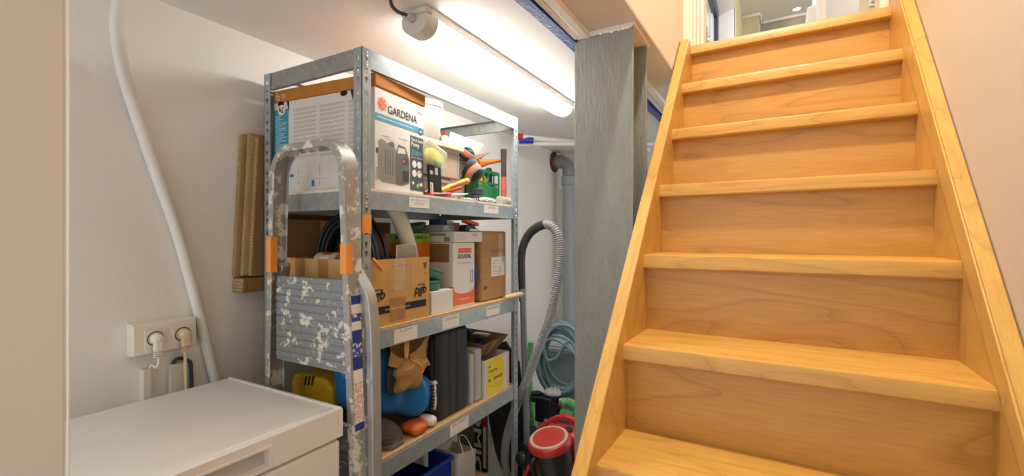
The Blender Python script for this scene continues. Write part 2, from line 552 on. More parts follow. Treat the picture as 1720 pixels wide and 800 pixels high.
mb = MB().cyl((x0 + 0.008, ya - 0.006, ZC - 0.024), (x0 + 0.008, ya + 0.001, ZC - 0.024), 0.005, n=10)
obj('screw', mb, m_dark, t)
mb = MB(SF).cyl((-0.409, 2.03, 1.962), (-0.390, 2.03, 1.962), 0.006, n=10)
mb.cyl((-0.409, 2.045, 1.955), (-0.396, 2.045, 1.955), 0.004, n=8)
struct('trim_3', mb, m_dark)

# ------------------------------------------------------------------ staircase
def nose_y(k): return 2.196 - (k - 1) * 0.2018
def nose_z(k): return 2.117 - (k - 1) * 0.2304
XL, XR = -0.366, 0.342
stair = thing('staircase', 'steep light beech staircase climbing to the door at upper right', 'staircase', SF @ Vector((-0.012, 0.35, 0)), -1.0)
for k in range(1, 10):
    y0 = nose_y(k); z = nose_z(k); y1 = y0 + (0.16 if k == 1 else 0.2018 + 0.050)
    r = 0.007
    prof = [(y0 + r, z), (y0 + r * .3, z - r * .3), (y0, z - r), (y0, z - 0.042 + r * .6), (y0 + r * .6, z - 0.042), (y1, z - 0.042), (y1, z)]
    obj('tread', MB(SF).prism(prof, 'x', XL, XR), m_wood_h, stair)
    zb = max(0.0, nose_z(k + 1))
    obj('riser', MB(SF).box(XL, XR, y0 + 0.037, y0 + 0.050, zb, z - 0.042), m_wood_r, stair)
def zl(y): return 0.735 + 1.135 * (y - 0.926)
def zr(y): return 0.965 + 1.142 * (y - 1.187)
L = [(0.285, 0), (2.158, 2.133), (2.185, 2.133), (2.20, 2.117), (2.25, 2.117), (2.25, 1.78), (0.66, 0)]
obj('stringer', MB(SF).prism(L, 'x', XL - 0.036, XL), m_wood_s, stair, bevel=0.003)
L = [(0.33, 0), (2.245, zr(2.245) + 0.165), (2.245, 1.78), (0.66, 0)]
obj('stringer', MB(SF).prism(L, 'x', XR, XR + 0.032), m_wood_s, stair, bevel=0.003)
L = [(0.33, 0.012), (2.244, zr(2.244) + 0.163), (2.244, zr(2.244) + 0.022), (0.345, 0.0)]
obj('stringer_cap', MB(SF).prism(L, 'x', XR - 0.005, XR), m_wood_c, stair, bevel=0.002)

# ------------------------------------------------------------------ landing and the room above
ZU = 2.117
struct('floor_landing', MB().box(-0.34, 2.4, 2.40, 9.6, ZU - 0.1, ZU), mat('landing_floor', 'a89070', 0.5))
# door frame at the top of the stairs
mb = MB(SF).box(-0.366, -0.352, 2.2505, 2.40, ZU, 4.1)
mb.box(-0.352, -0.338, 2.262, 2.40, ZU, 4.1); mb.box(-0.338, -0.322, 2.275, 2.36, ZU, 4.1)
mb.box(0.316, 0.374, 2.2505, 2.36, ZU, 4.1)
mb.box(-0.366, 0.374, 2.2505, 2.36, 4.1, 4.18)
struct('door_1', mb, mat('door_frame_paint', 'e6d8c8', 0.5), bevel=0.003)
mb = MB(SF).box(-2.4, -0.366, 2.2505, 2.36, ZU, 5.0)
mb.box(0.40, 2.4, 2.2505, 2.36, ZU, 5.0); mb.box(-0.366, 0.40, 2.2505, 2.36, 4.18, 5.0)
struct('wall_landing', mb, m_warm)
m_up = mat('upper_wall', 'd3c79f', 0.7, var=0.02)
m_upc = mat('upper_ceiling', 'd0cdc6', 0.7, var=0.02)
XU = -0.455; YW = 6.75; ZT = 4.30
mb = MB().box(XU - 0.262, XU, YW, 8.35, ZU - 0.08, 4.86)
mb.box(XU - 0.35, XU, 2.42, YW, ZT, 4.86)
mb.box(XU - 0.35, XU, 2.42, 3.2, ZU - 0.08, ZT); mb.box(XU - 0.35, XU, 3.2, YW, ZU - 0.08, ZU + 0.02)
struct('wall_upper', mb, m_up)
mb = MB().box(XU - 0.19, XU + 0.004, YW - 0.012, YW - 0.001, ZU, ZT - 0.001)
mb.box(XU - 0.19, XU + 0.004, 3.2, YW - 0.012, ZT - 0.012, ZT - 0.001)
mb.box(XU - 0.002, XU + 0.006, YW - 0.012, YW + 0.075, ZU, ZT)
struct('trim_4', mb, mat('window_reveal', 'eef0f2', 0.6, var=0.01))
m_wframe = mat('dark_window_frame', '3c4450', 0.4)
wroot = thing('window_1', 'tall dark framed window beside the door at the top of the stairs', 'window', (XU - 0.22, 5.0, ZU + 0.02))
wroot['kind'] = 'structure'
obj('window_frame', MB().box(XU - 0.25, XU - 0.19, YW - 0.17, YW - 0.013, ZU + .02, ZT - .013), m_wframe, wroot)
obj('window_frame', MB().box(XU - 0.25, XU - 0.19, 3.21, YW - 0.17, ZT - 0.16, ZT - .013), m_wframe, wroot)
obj('window_frame', MB().box(XU - 0.25, XU - 0.19, 3.21, 3.36, ZU + .02, ZT - .16), m_wframe, wroot)
obj('sash', MB().box(XU - 0.262, XU - 0.232, YW - 0.34, YW - 0.17, ZU + .02, ZT - .16), mat('sash_grey', 'c3ccd6', 0.4), wroot)
gm = mat('window_glass', 'ffffff', 0.0, var=0.0, trans=1.0, ior=1.02)
obj('pane', MB().box(XU - 0.245, XU - 0.241, 3.36, YW - 0.42, ZU + .02, ZT - .16), gm, wroot)
# far wall, projecting yellow wall, cornices, ceiling
struct('wall_upper_far', MB().box(-0.20, 2.6, 8.72, 8.82, ZU, 4.86), mat('upper_wall_grey', '9c968a', 0.7))
struct('wall_upper_yellow', MB().box(XU, -0.201, 8.35, 8.715, ZU, 4.86), mat('upper_wall_yellow', 'cbc09e', 0.7))
struct('ceiling_upper', MB().box(-1.0, 2.6, 2.37, 8.85, 4.86, 4.92), m_upc)
mb = MB().box(XU, -0.19, 8.32, 8.35, 4.80, 4.86); mb.box(-0.20, -0.17, 8.35, 8.72, 4.80, 4.86)
mb.box(-0.17, 2.6, 8.69, 8.72, 4.80, 4.86)
struct('trim_5', mb, mat('cornice', 'dcd9d2', 0.6), bevel=0.02)
t = thing('recessed_spotlight', 'small round lit spotlight in the upper ceiling', 'spotlight', W(1338, 15, 'z', 4.86) - Vector((0, 0, 0.02)))
q = W(1338, 15, 'z', 4.855)
obj('trim_ring', MB().lathe([(0.049, 0.003), (0.066, 0.003), (0.062, -0.006), (0.049, -0.006)], q), m_white, t)
obj('lamp', MB().lathe([(0.0, -0.016), (0.040, -0.012), (0.048, -0.004), (0.048, 0.002), (0, 0.002)], q, n=20), mat('spot_glow', 'ffffff', 0.5, emit=('fff0d8', 22)), t)
# white boiler flue seen over the landing
q = W(1368, 33, 'y', 4.6)
t = thing('flue_housing', 'white tapering flue housing seen above the top tread', 'flue', (q.x, 4.6, ZU))
mb = MB(); a, b = W(1356, 20, 'y', 4.6), W(1381, 20, 'y', 4.6); c = W(1366, 8, 'y', 4.6); zz = W(1356, 13, 'y', 4.6).z
mb.prism([(a.x, ZU), (b.x, ZU), (b.x, c.z), (c.x, c.z), (a.x, zz)], 'y', 4.6, 4.85)
obj('housing', mb, m_white, t, bevel=0.006)
obj('flue_pipe', MB().cyl(((c.x + b.x) / 2, 4.72, c.z), ((c.x + b.x) / 2, 4.72, 4.86), (b.x - c.x) / 2, n=24), m_white, t)
# right part of the landing: wall end, pale door leaf, socket
q0, q1 = W(1381, 10, 'y', 4.0), W(1392, 10, 'y', 4.0)
struct('wall_upper_right', MB().box(q0.x, q1.x, 4.0, 4.58, ZU, 4.86), m_warm)
q2 = W(1452, 10, 'y', 3.6); q1 = W(1389, 10, 'y', 3.6)
struct('door_2', MB().box(q1.x, q2.x, 3.6, 3.64, ZU, 4.2), mat('pale_door', 'c9ccd4', 0.5), bevel=0.004)
q3 = W(1510, 10, 'y', 3.2); q2 = W(1448, 10, 'y', 3.2)
struct('wall_upper_end', MB().box(q2.x, q3.x + .5, 3.2, 3.3, ZU, 4.86), m_warm)
a, b = W(1459, 12, 'y', 3.197), W(1475, -10, 'y', 3.197)
t = thing('light_switch', 'white wall plate by the door frame at the top of the stairs', 'switch', (a.x, 3.197, a.z))
obj('plate', MB().box(a.x, b.x, 3.185, 3.1995, a.z, b.z), m_white, t, bevel=0.003)
obj('rocker', MB().cyl((a.x * .6 + b.x * .4, 3.185, a.z * .7 + b.z * .3), (a.x * .6 + b.x * .4, 3.18, a.z * .7 + b.z * .3), 0.008, n=10), m_grey, t)
# outdoors beyond the window: garden wall with creeper
struct('wall_garden', MB().box(-5.0, -0.6, 12.0, 12.1, 0.5, 9.0), mat('pink_white_brick', 'ddc6c0', 0.8, var=0.25, scale=5, stretch=(1, 1, 3)))
random.seed(11)
t = thing('climbing_plant', 'green leafy creeper outside the upper window', 'plant', (-1.15, 8.9, 0.5))
pts = [(-1.15, 8.9, 0.5), (-1.12, 9.0, 2.0), (-1.10, 9.0, 3.6), (-1.08, 9.1, 4.8), (-1.05, 9.0, 5.9)]
obj('stem', MB().tube(cr(pts, 8), 0.012, 8), mat('stem_brown', '6a5540', 0.8), t)
mb = MB()
path = cr(pts, 30)
for k in range(260):
    p = random.choice(path[30:]) + Vector((random.gauss(0, .06), random.gauss(0, .3), random.gauss(0, .22)))
    a = random.uniform(0, 6.28); s = random.uniform(0.05, 0.09)
    u = Vector((math.cos(a), math.sin(a), random.uniform(-.6, .6))).normalized(); v = u.cross(Vector((random.random() - .5, random.random() - .5, 1))).normalized()
    mb.add([p, p + u * s * .5 + v * s * .4, p + u * s * 1.1, p + u * s * .5 - v * s * .4, p + u * s * .5 + Vector((0, 0, .012))], [(0, 1, 4), (1, 2, 4), (2, 3, 4), (3, 0, 4)])
obj('foliage', mb, mat('leaf_green', '6f9a45', 0.6, var=0.35, scale=9), t, smooth=0, kind='stuff')

# ------------------------------------------------------------------ batten lamp
t = thing('batten_light', 'long white fluorescent batten glowing on the ceiling above the rack', 'light', (-0.965, 1.67, ZC))
x = -0.965
def dome(w, h, n=14, top=0.0):
    pts = [(-w, ZC - 0.022)]
    for k in range(n + 1):
        a = math.pi * k / n
        pts.append((-w * math.cos(a), ZC - 0.03 - (h - 0.03) * math.sin(a) ** 0.8 if 0 < k < n else ZC - 0.03))
    pts.append((w, ZC - 0.022))
    return [(x + p, q) for p, q in pts]
obj('base', MB().box(x - 0.050, x + 0.050, 1.10, 2.262, ZC - 0.026, ZC), m_white, t, bevel=0.003)
mb = MB().prism(dome(0.053, 0.082), 'y', 1.072, 1.135)
mb.box(x - 0.053, x + 0.053, 1.072, 1.0995, ZC - 0.022, ZC)
obj('end_cap', mb, mat('lamp_grey', 'cfc8be', 0.5, var=0.02), t, bevel=0.008, seg=3)
mb = MB(); rings = [(1.136, 1.0), (2.20, 1.0), (2.235, 0.93), (2.255, 0.75), (2.266, 0.45)]
base = dome(0.048, 0.076)
v = []
for (yy, sc) in rings:
    v += [(x + (p - x) * sc, yy, ZC - 0.022 + (q - ZC + 0.022) * sc) for p, q in base]
n = len(base); f = []
for i in range(len(rings) - 1):
    f += [(i * n + k, i * n + (k + 1) % n, (i + 1) * n + (k + 1) % n, (i + 1) * n + k) for k in range(n)]
f += [tuple(range(n)), tuple(range((len(rings) - 1) * n, len(rings) * n))]
mb.add(v, f)
obj('diffuser', mb, mat('glowing_diffuser', 'ffffff', 0.5, var=0.0, emit=('fffaf3', BATTEN_EMIT)), t)
g = Vector((x + 0.0, 1.072, ZC - 0.036))
obj('cable_gland', MB().lathe([(0.013, 0), (0.013, 0.014), (0.010, 0.016), (0.010, 0.026), (0.006, 0.030)], g, (0, -1, 0), 14), m_lgrey, t)
pts = [g + Vector((0, -0.028, 0)), g + Vector((-0.01, -0.055, 0.001)), g + Vector((-0.015, -0.075, 0.012)), g + Vector((-0.002, -0.09, 0.027)), g + Vector((0.04, -0.085, 0.030)), g + Vector((0.12, -0.12, 0.030)), g + Vector((0.25, -0.22, 0.030)), g + Vector((0.35, -0.4, 0.030))]
obj('power_cable', MB().tube(cr(pts, 8), 0.0052, 10), m_rubber, t, label='dark grey power cable')

# ------------------------------------------------------------------ shelving rack
RX0, RX1, RY0, RY1 = -1.05, -1.53, 0.946, 1.889
LV = [1.81, 1.392, 0.962, 0.552, 0.075]
BH = 0.056
rack = thing('shelving_rack', 'tall galvanised slotted steel shelving rack loaded with boxes', 'shelving', (-1.29, 1.4175, 0))
def keyhole(zc, up):
    a, b = 0.0052, 0.0024; h = 0.0085
    p = [(-a, h), (a, h), (a, h * .1), (b, -h * .1), (b, -h), (-b, -h), (-b, -h * .1), (-a, h * .1)]
    if not up:
        p = [(q, -w) for q, w in reversed(p)]
    return [(0.017 + q, zc + w) for q, w in p]
def flange(o, u, th):
    """slotted strip 35 mm wide, from o along u, holes punched through, thickness along th"""
    wd = 0.035; v = []; f = []; z0 = 0.02
    outer = None
    seg = []
    z = 0.06
    holes = []
    while z < LV[0] - 0.03:
        holes += [keyhole(z, True), keyhole(z + 0.0264, True), keyhole(z + 0.0655, False)]
        z += 0.1035
    holes = [h for h in holes if max(q[1] for q in h) < LV[0] - 0.002]
    bands = [0.0] + [(max(q[1] for q in a) + min(q[1] for q in b)) / 2 for a, b in zip(holes, holes[1:])] + [LV[0]]
    th = Vector(th); o = Vector(o); u = Vector(u)
    for h, a, b in zip(holes, bands, bands[1:]):
        rect = [(0, a), (wd, a), (wd, b), (0, b)]
        tri = tessellate_polygon([[Vector((q[0], q[1], 0)) for q in rect], [Vector((q[0], q[1], 0)) for q in h]])
        al = rect + h; n0 = len(v); m = len(al)
        for k in (0, 1):
            v += [o + u * q[0] + Vector((0, 0, q[1])) + th * k for q in al]
        f += [tuple(n0 + i for i in t3) for t3 in tri] + [tuple(n0 + m + i for i in reversed(t3)) for t3 in tri]
        k = len(h)
        f += [(n0 + 4 + i, n0 + 4 + (i + 1) % k, n0 + m + 4 + (i + 1) % k, n0 + m + 4 + i) for i in range(k)]
    mb2 = MB(); mb2.add(v, f)
    # long edges
    for e in (0, wd):
        mb2.add([o + u * e, o + u * e + th, o + u * e + th + Vector((0, 0, LV[0])), o + u * e + Vector((0, 0, LV[0]))], [(0, 1, 2, 3)])
    return mb2
for (px_, sx) in ((RX0, -1), (RX1, 1)):
    for (py_, sy) in ((RY0, 1), (RY1, -1)):
        a = flange((px_, py_, 0), (0, sy, 0), (sx * 0.0018, 0, 0))
        b = flange((px_, py_, 0), (sx, 0, 0), (0, sy * 0.0018, 0))
        a.v += b.v; n = len(a.v) - len(b.v); a.f += [[n + i for i in q] for q in b.f]
        obj('post', a, m_galv, rack, smooth=0)
rv = []
for i, z in enumerate(LV):
    zt = z - (0.0 if i == 0 else 0.004)
    for sx, xx in ((-1, RX0), (1, RX1)):       # long beams: vertical face with small lips
        L = [(xx + sx * 0.003, zt), (xx + sx * 0.022, zt), (xx + sx * 0.022, zt - 0.002), (xx + sx * 0.005, zt - 0.003), (xx + sx * 0.005, zt - BH + 0.003), (xx + sx * 0.016, zt - BH + 0.002), (xx + sx * 0.016, zt - BH), (xx + sx * 0.003, zt - BH)]
        obj('beam', MB().prism(L, 'y', RY0 + 0.003, RY1 - 0.003), m_galv, rack, smooth=0)
    for sy, yy in ((1, RY0), (-1, RY1)):
        L = [(yy + sy * 0.003, zt), (yy + sy * 0.022, zt), (yy + sy * 0.022, zt - 0.002), (yy + sy * 0.005, zt - 0.003), (yy + sy * 0.005, zt - BH + 0.003), (yy + sy * 0.016, zt - BH + 0.002), (yy + sy * 0.016, zt - BH), (yy + sy * 0.003, zt - BH)]
        obj('beam', MB().prism(L, 'x', RX0 - 0.024, RX1 + 0.024), m_galv_d, rack, smooth=0)
    if i:
        obj('shelf_board', MB().box(RX1 + 0.0055, RX0 - 0.0055, RY0 + 0.0055, RY1 - 0.0055, z - 0.0038, z + 0.004), m_board if i > 1 else m_edge, rack)
    for zz in (zt - 0.012, zt - 0.022, zt - 0.040, zt - 0.050):
        for yy in (RY0 + 0.017, RY1 - 0.017):
            obj('rivet', MB().lathe([(0.0042, 0), (0.0036, 0.0018), (0.0015, 0.0028)], (RX0, yy, zz), (1, 0, 0), 8), m_rivet, rack)
# paper label cards
def card(z, pxa, pxb, lines, hh=0.034, ztop=0.010):
    a, b = W(pxa, 400, 'x', RX0), W(pxb, 400, 'x', RX0)
    c = obj('label_card', MB().box(RX0 - 0.0029, RX0 - 0.0022, a.y, b.y, z - ztop - hh, z - ztop), m_paper, rack, label='white paper label')
    w = b.y - a.y; n = len(lines)
    for i, (s, fw) in enumerate(lines):
        text(c, s, (RX0 - 0.0022, a.y + w * (1 - fw) / 2, z - ztop - 0.014 - i * 0.010), (0, 1, 0), (0, 0, 1), w * fw, 0.0075 if n > 1 else 0.011, m_inkg, 0.0, 0.0003)
card(1.392, 688, 722, [('LIJM & ELEKTRICITEIT', .86), ('& FITTINGEN', .5)])
card(1.392, 814, 838, [('LATTEN', .5)], 0.033)
card(0.962, 663, 702, [('LIJM', .48)], 0.044, 0.012)
card(0.962, 744, 772, [('COLSON', .78)], 0.044, 0.010)
card(0.962, 817, 840, [('PLUGGEN', .8)], 0.042, 0.010)
card(0.552, 757, 788, [('FLYERS', .72)], 0.046, 0.010)
# orange tape round the near post
z0, z1 = W(618, 392, 'x', RX0).z, W(618, 361, 'x', RX0).z
obj('orange_tape', MB().box(RX0, RX0 + 0.0012, RY0 + 0.001, RY0 + 0.036, z0, z1), m_orange, rack, label='orange tape')

# ------------------------------------------------------------------ chest freezer
FX0, FX1, FY0, FY1, FZ = -0.975, -1.50, 0.25, 0.815, 0.805
fr = thing('chest_freezer', 'small white chest freezer in front of the sockets', 'freezer', ((FX0 + FX1) / 2, (FY0 + FY1) / 2, 0))
m_frz = mat('freezer_enamel', 'e6e3df', 0.3, var=0.01, coat=0.2)
obj('body', MB().box(FX1 + 0.01, FX0 - 0.006, FY0 + 0.004, FY1 - 0.004, 0.04, FZ - 0.085), m_frz, fr, bevel=0.006, seg=3)
obj('plinth', MB().box(FX1 + 0.03, FX0 - 0.03, FY0 + 0.02, FY1 - 0.02, 0.0, 0.04), m_black, fr)
obj('seal', MB().box(FX1 + 0.012, FX0 - 0.012, FY0 + 0.010, FY1 - 0.010, FZ - 0.085, FZ - 0.074), m_lgrey, fr)
mb = MB()   # lid with a recess in its front edge
ya, yb = W(318, 770, 'x', FX0).y, W(452, 735, 'x', FX0).y
zt, zb = FZ - 0.026, FZ - 0.066
mb.box(FX1, FX0 - 0.022, FY0, FY1, FZ - 0.074, FZ - 0.003)
obj('lid', mb, m_frz, fr, bevel=0.005, seg=3)
mb = MB()
mb.box(FX0 - 0.0225, FX0, FY0, ya, FZ - 0.074, FZ - 0.003); mb.box(FX0 - 0.0225, FX0, yb, FY1, FZ - 0.074, FZ - 0.003)
mb.box(FX0 - 0.0225, FX0, ya, yb, zt, FZ - 0.003); mb.box(FX0 - 0.0225, FX0, ya, yb, FZ - 0.074, zb)
mb.box(FX1 + 0.004, FX0 - 0.004, FY1 - 0.008, FY1, FZ - 0.003, FZ)
obj('lid_front', mb, m_frz, fr)
mb = MB()
w = 0.005
for q in ((ya, yb, zt, zt + w), (ya, yb, zb - w, zb), (ya - w, ya, zb - w, zt + w), (yb, yb + w, zb - w, zt + w)):
    mb.box(FX0, FX0 + 0.002, *q)
obj('handle_rim', mb, m_frz, fr)
obj('handle_recess', MB().box(FX0 - 0.022, FX0 - 0.019, ya, yb, zb, zt), mat('recess_grey', 'bdbdc0', 0.5), fr)

# ------------------------------------------------------------------ step ladder
lad = thing('step_ladder', 'folded paint spattered aluminium step ladder leaning on the rack end', 'ladder', (-1.2, 0.88, 0))
LYF = 0.850          # front face plane
def lx(z, side):     # rail outer edge, widening downwards
    return (-1.352 - (1.45 - z) * 0.045) if side < 0 else (-1.016 + (1.45 - z) * 0.045)
ztop = 1.528; rc = 0.085
path = []
for k in range(9):
    z = 0.02 + (ztop - rc - 0.02) * k / 8
    path.append((lx(z, -1) + 0.012, z))
xl, xr = lx(ztop - rc, -1) + 0.012, lx(ztop - rc, 1) - 0.012
for k in range(1, 9):
    a = math.pi - math.pi / 2 * k / 8
    path.append((xl + rc + rc * math.cos(a), ztop - rc + rc * math.sin(a) - 0.012))
for k in range(0, 9):
    a = math.pi / 2 - math.pi / 2 * k / 8
    path.append((xr - rc + rc * math.cos(a), ztop - rc + rc * math.sin(a) - 0.012))
for k in range(1, 9):
    z = ztop - rc - (ztop - rc - 0.02) * k / 8
    path.append((lx(z, 1) - 0.012, z))
def yl(z): return LYF + 0.027 + 0.010 * (1 - z / 1.5)
pts = [Vector((p, yl(q), q)) for p, q in path]
h, w = 0.011, 0.026        # half thickness in plane, half depth
prof = [(h, w), (h, -w), (-h, -w), (-h, -w + .004), (h - .004, -w + .004), (h - .004, w - .004), (-h, w - .004), (-h, w)]
# sweep with a fixed frame: n in the ladder plane pointing outwards, b along y
v = []; f = []
for i, p in enumerate(pts):
    d = (pts[min(i + 1, len(pts) - 1)] - pts[max(i - 1, 0)]); d.y = 0; d.normalize()
    nn = Vector((-d.z, 0, d.x))
    v += [p + nn * a + Vector((0, b, 0)) for a, b in prof]
n = len(prof)
for i in range(len(pts) - 1):
    f += [(i * n + k, i * n + (k + 1) % n, (i + 1) * n + (k + 1) % n, (i + 1) * n + k) for k in range(n)]
f += [tuple(range(n)), tuple(range((len(pts) - 1) * n, len(pts) * n))]
mb = MB(); mb.add(v, f)
obj('front_frame', mb, m_alu, lad, bevel=0.0012)
# folded ribbed treads
def tread(za, zb, dy):
    yy = LYF + dy
    xa, xb = lx((za + zb) / 2, -1) + 0.026, lx((za + zb) / 2, 1) - 0.026
    mb = MB().box(xa, xb, yy, yy + 0.018, za, zb)
    tr = obj('tread', mb, m_tread, lad, bevel=0.0015)
    z = za + 0.012
    while z < zb - 0.012:
        obj('rib', MB().box(xa + 0.003, xb - 0.003, yy - 0.0028, yy - 0.0001, z, z + 0.017), m_tread, tr, bevel=0.001)
        z += 0.0215
tread(0.868, 1.128, 0.022)
tread(0.50, 0.715, 0.036)
tread(0.20, 0.42, 0.036)
# rear legs, bent at the top, folded behind the front frame
def rear(side):
    x_t = lx(1.10, side) + side * 0.002
    xo = x_t + side * 0.030
    q = [(x_t - side * 0.028, 0.895, 1.165), (x_t - side * 0.012, 0.902, 1.135), (xo - side * 0.012, 0.908, 1.085), (xo - side * 0.004, 0.912, 1.02), (xo, 0.914, 0.9), (xo + side * 0.004, 0.916, 0.5), (xo + side * 0.008, 0.918, 0.02)]
    mb = MB().tube(cr(q, 6), 1.0, prof=[(0.012, 0.016), (0.012, -0.016), (-0.012, -0.016), (-0.012, 0.016)], up=(1, 0, 0))
    lg = obj('rear_leg', mb, m_alu_plain, lad, bevel=0.003, label='bare aluminium rear leg')
    zz = W(604, 638, 'y', 0.895).z
    if side > 0:
        obj('eyelet', MB().lathe([(0.0065, 0), (0.0095, 0), (0.0095, 0.003), (0.0065, 0.003)], (xo + 0.001, 0.8975, zz), (0, -1, 0), 16), m_rivet, lg)
        obj('hole', MB().lathe([(0.0001, 0), (0.0062, 0), (0.0062, 0.002), (0.0001, 0.002)], (xo + 0.001, 0.8975, zz), (0, -1, 0), 16), m_dark, lg)
rear(1); rear(-1)
for s in (-1, 1):
    obj('hinge_rivet', MB().cyl((lx(1.14, s) - 0.001 * s, 0.885, 1.14), (lx(1.14, s) + 0.003 * s, 0.885, 1.14), 0.006, n=12), m_rivet, lad)
    obj('foot', MB().box(lx(0.02, s) - 0.016 - (0.008 if s > 0 else -0.008), lx(0.02, s) + 0.016 - (0.008 if s > 0 else -0.008), 0.852, 0.915, 0, 0.03), m_black, lad, bevel=0.004)
# tapes and safety sticker on the rails
za, zb = W(452, 458, 'y', LYF).z, W(452, 398, 'y', LYF).z
xx = lx(zb, -1)
obj('orange_tape', MB().box(xx - 0.0012, xx + 0.0225, LYF - 0.0012, LYF + 0.02, za, zb), m_orange, lad, label='orange tape')
za, zb = W(560, 460, 'y', LYF).z, W(560, 410, 'y', LYF).z
xx = lx((za + zb) / 2, 1)
obj('orange_tape', MB().box(xx - 0.0225, xx + 0.0022, LYF - 0.0012, LYF + 0.02, za, zb), m_orange, lad, label='orange tape')
m_navy = mat('navy_print', '2b3f8e', 0.5, var=0.2, scale=90)
m_pink = splash_mat('pink_print', 'd8b8ae', 'efe9e4', 0.5, 130, 0.0, 0.6)
m_stick = splash_mat('sticker_mix', '3c4f98', 'e6e6ea', 0.52, 90, 0.0, 0.6)
def sz(py): return W(582, py, 'x', -1.01).z
for (pa, pb, mm) in ((498, 512, m_navy), (513, 528, m_paper), (529, 541, m_stick), (542, 556, m_paper), (557, 577, m_navy), (578, 600, m_stick), (601, 622, m_navy), (623, 645, m_paper), (646, 712, m_pink), (713, 724, m_navy)):
    a, b = sz(pb), sz(pa)
    xx = lx((a + b) / 2, 1)
    p = MB().hexa([(lx(a, 1) - .0005, LYF + 0.014, a), (lx(a, 1) + 0.0009, LYF + 0.014, a), (lx(a, 1) + 0.0009, LYF + 0.045, a), (lx(a, 1) - .0005, LYF + 0.045, a),
                   (lx(b, 1) - .0005, LYF + 0.012, b), (lx(b, 1) + 0.0009, LYF + 0.012, b), (lx(b, 1) + 0.0009, LYF + 0.044, b), (lx(b, 1) - .0005, LYF + 0.044, b)])
    obj('sticker', p, mm, lad, smooth=0)
q = W(597, 757, 'y', 0.90)
obj('catch', MB(frame(q, 0, 0, -30)).box(-0.015, 0.012, -0.006, 0.006, -0.006, 0.006), m_red, lad, bevel=0.002, label='red plastic catch')

# ------------------------------------------------------------------ cardboard sheets between rack and wall
labs = ['brown cardboard sheet nearest the rack, leaning behind the ladder', 'middle one of the cardboard sheets leaning behind the ladder',
        'cardboard sheet flat against the left wall behind the ladder', 'dark lowest cardboard piece wedged between the wall and the rack']
m_cedge = card_mat('card_edge', 'a8946a', 'z', 500, 0.25)
for i, (x0, x1, yo, zt, zb) in enumerate(((-1.5545, -1.5345, 0.030, 1.600, 1.115), (-1.5690, -1.5560, 0.012, 1.606, 1.118), (-1.5990, -1.5830, 0.0, 1.603, 1.112), (-1.5990, -1.5345, 0.004, 1.110, 1.062))):
    P8 = []
    for z in (zb, zt):
        sh = 0.028 * (z - 1.06) / 0.54
        P8 += [(x0, 0.872 + yo + sh, z), (x1, 0.872 + yo + sh, z), (x1, 1.45, z), (x0, 1.45, z)]
    t = thing('cardboard_sheet', labs[i], 'cardboard', ((x0 + x1) / 2, 1.15, zb), 0, 'cardboard sheets behind the rack')
    obj('sheet', MB().hexa(P8), m_cardd if i in (0, 3) else m_cardpale, t, bevel=0.001)
    # corrugated near edge: two liners and the fluting between
    mb = MB(); z = zb + .004; k = 0
    while z < zt - .012:
        y = 0.872 + yo + 0.028 * (z - 1.06) / 0.54
        mb.box(x0 + .002, x1 - .002, y - .0010 - .0006 * (k % 3), y + .002, z, z + .0085); z += .0105; k += 1
    obj('fluted_edge', mb, m_cedge, t, smooth=0, kind='stuff')

# ------------------------------------------------------------------ sockets, plugs, cables, conduit on the left wall
a, b = W(224, 570, 'x', -1.558), W(330, 560, 'x', -1.558)
z0, z1 = 0.909, 0.999
sk = thing('socket_box', 'cream double surface socket on the left wall above the freezer', 'socket', (-1.58, (a.y + b.y) / 2, z0))
m_sock = mat('socket_cream', 'e6dfd0', 0.4, var=0.01)
L = [(XW, z0 - .002), (XW, z1 + .002), (-1.566, z1), (-1.558, z1 - .004), (-1.558, z0 + .004), (-1.566, z0)]
obj('housing', MB().prism([(p, q) for p, q in L], 'y', a.y, b.y), m_sock, sk, bevel=0.002)
cz = (z0 + z1) / 2
sock_y = [W(261, 575, 'x', -1.557).y, W(307, 568, 'x', -1.557).y]
for cy in sock_y:
    fp = obj('cover_plate', MB().box(-1.5585, -1.5565, cy - 0.026, cy + 0.026, cz - 0.027, cz + 0.027), m_sock, sk, bevel=0.0006)
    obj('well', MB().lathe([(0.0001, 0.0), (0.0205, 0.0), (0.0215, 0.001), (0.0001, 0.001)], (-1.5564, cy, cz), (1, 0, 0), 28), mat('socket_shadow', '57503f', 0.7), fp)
    obj('well_lining', MB().lathe([(0.0001, 0.001), (0.0185, 0.001), (0.0185, 0.0016), (0.0001, 0.0016)], (-1.5564, cy, cz), (1, 0, 0), 28), mat('socket_lining', 'cfc5ae', 0.6), fp)
m_plug = [mat('plug_white', 'e9e5da', 0.4, var=0.01), mat('plug_cream', 'dccbaa', 0.45, var=0.02)]
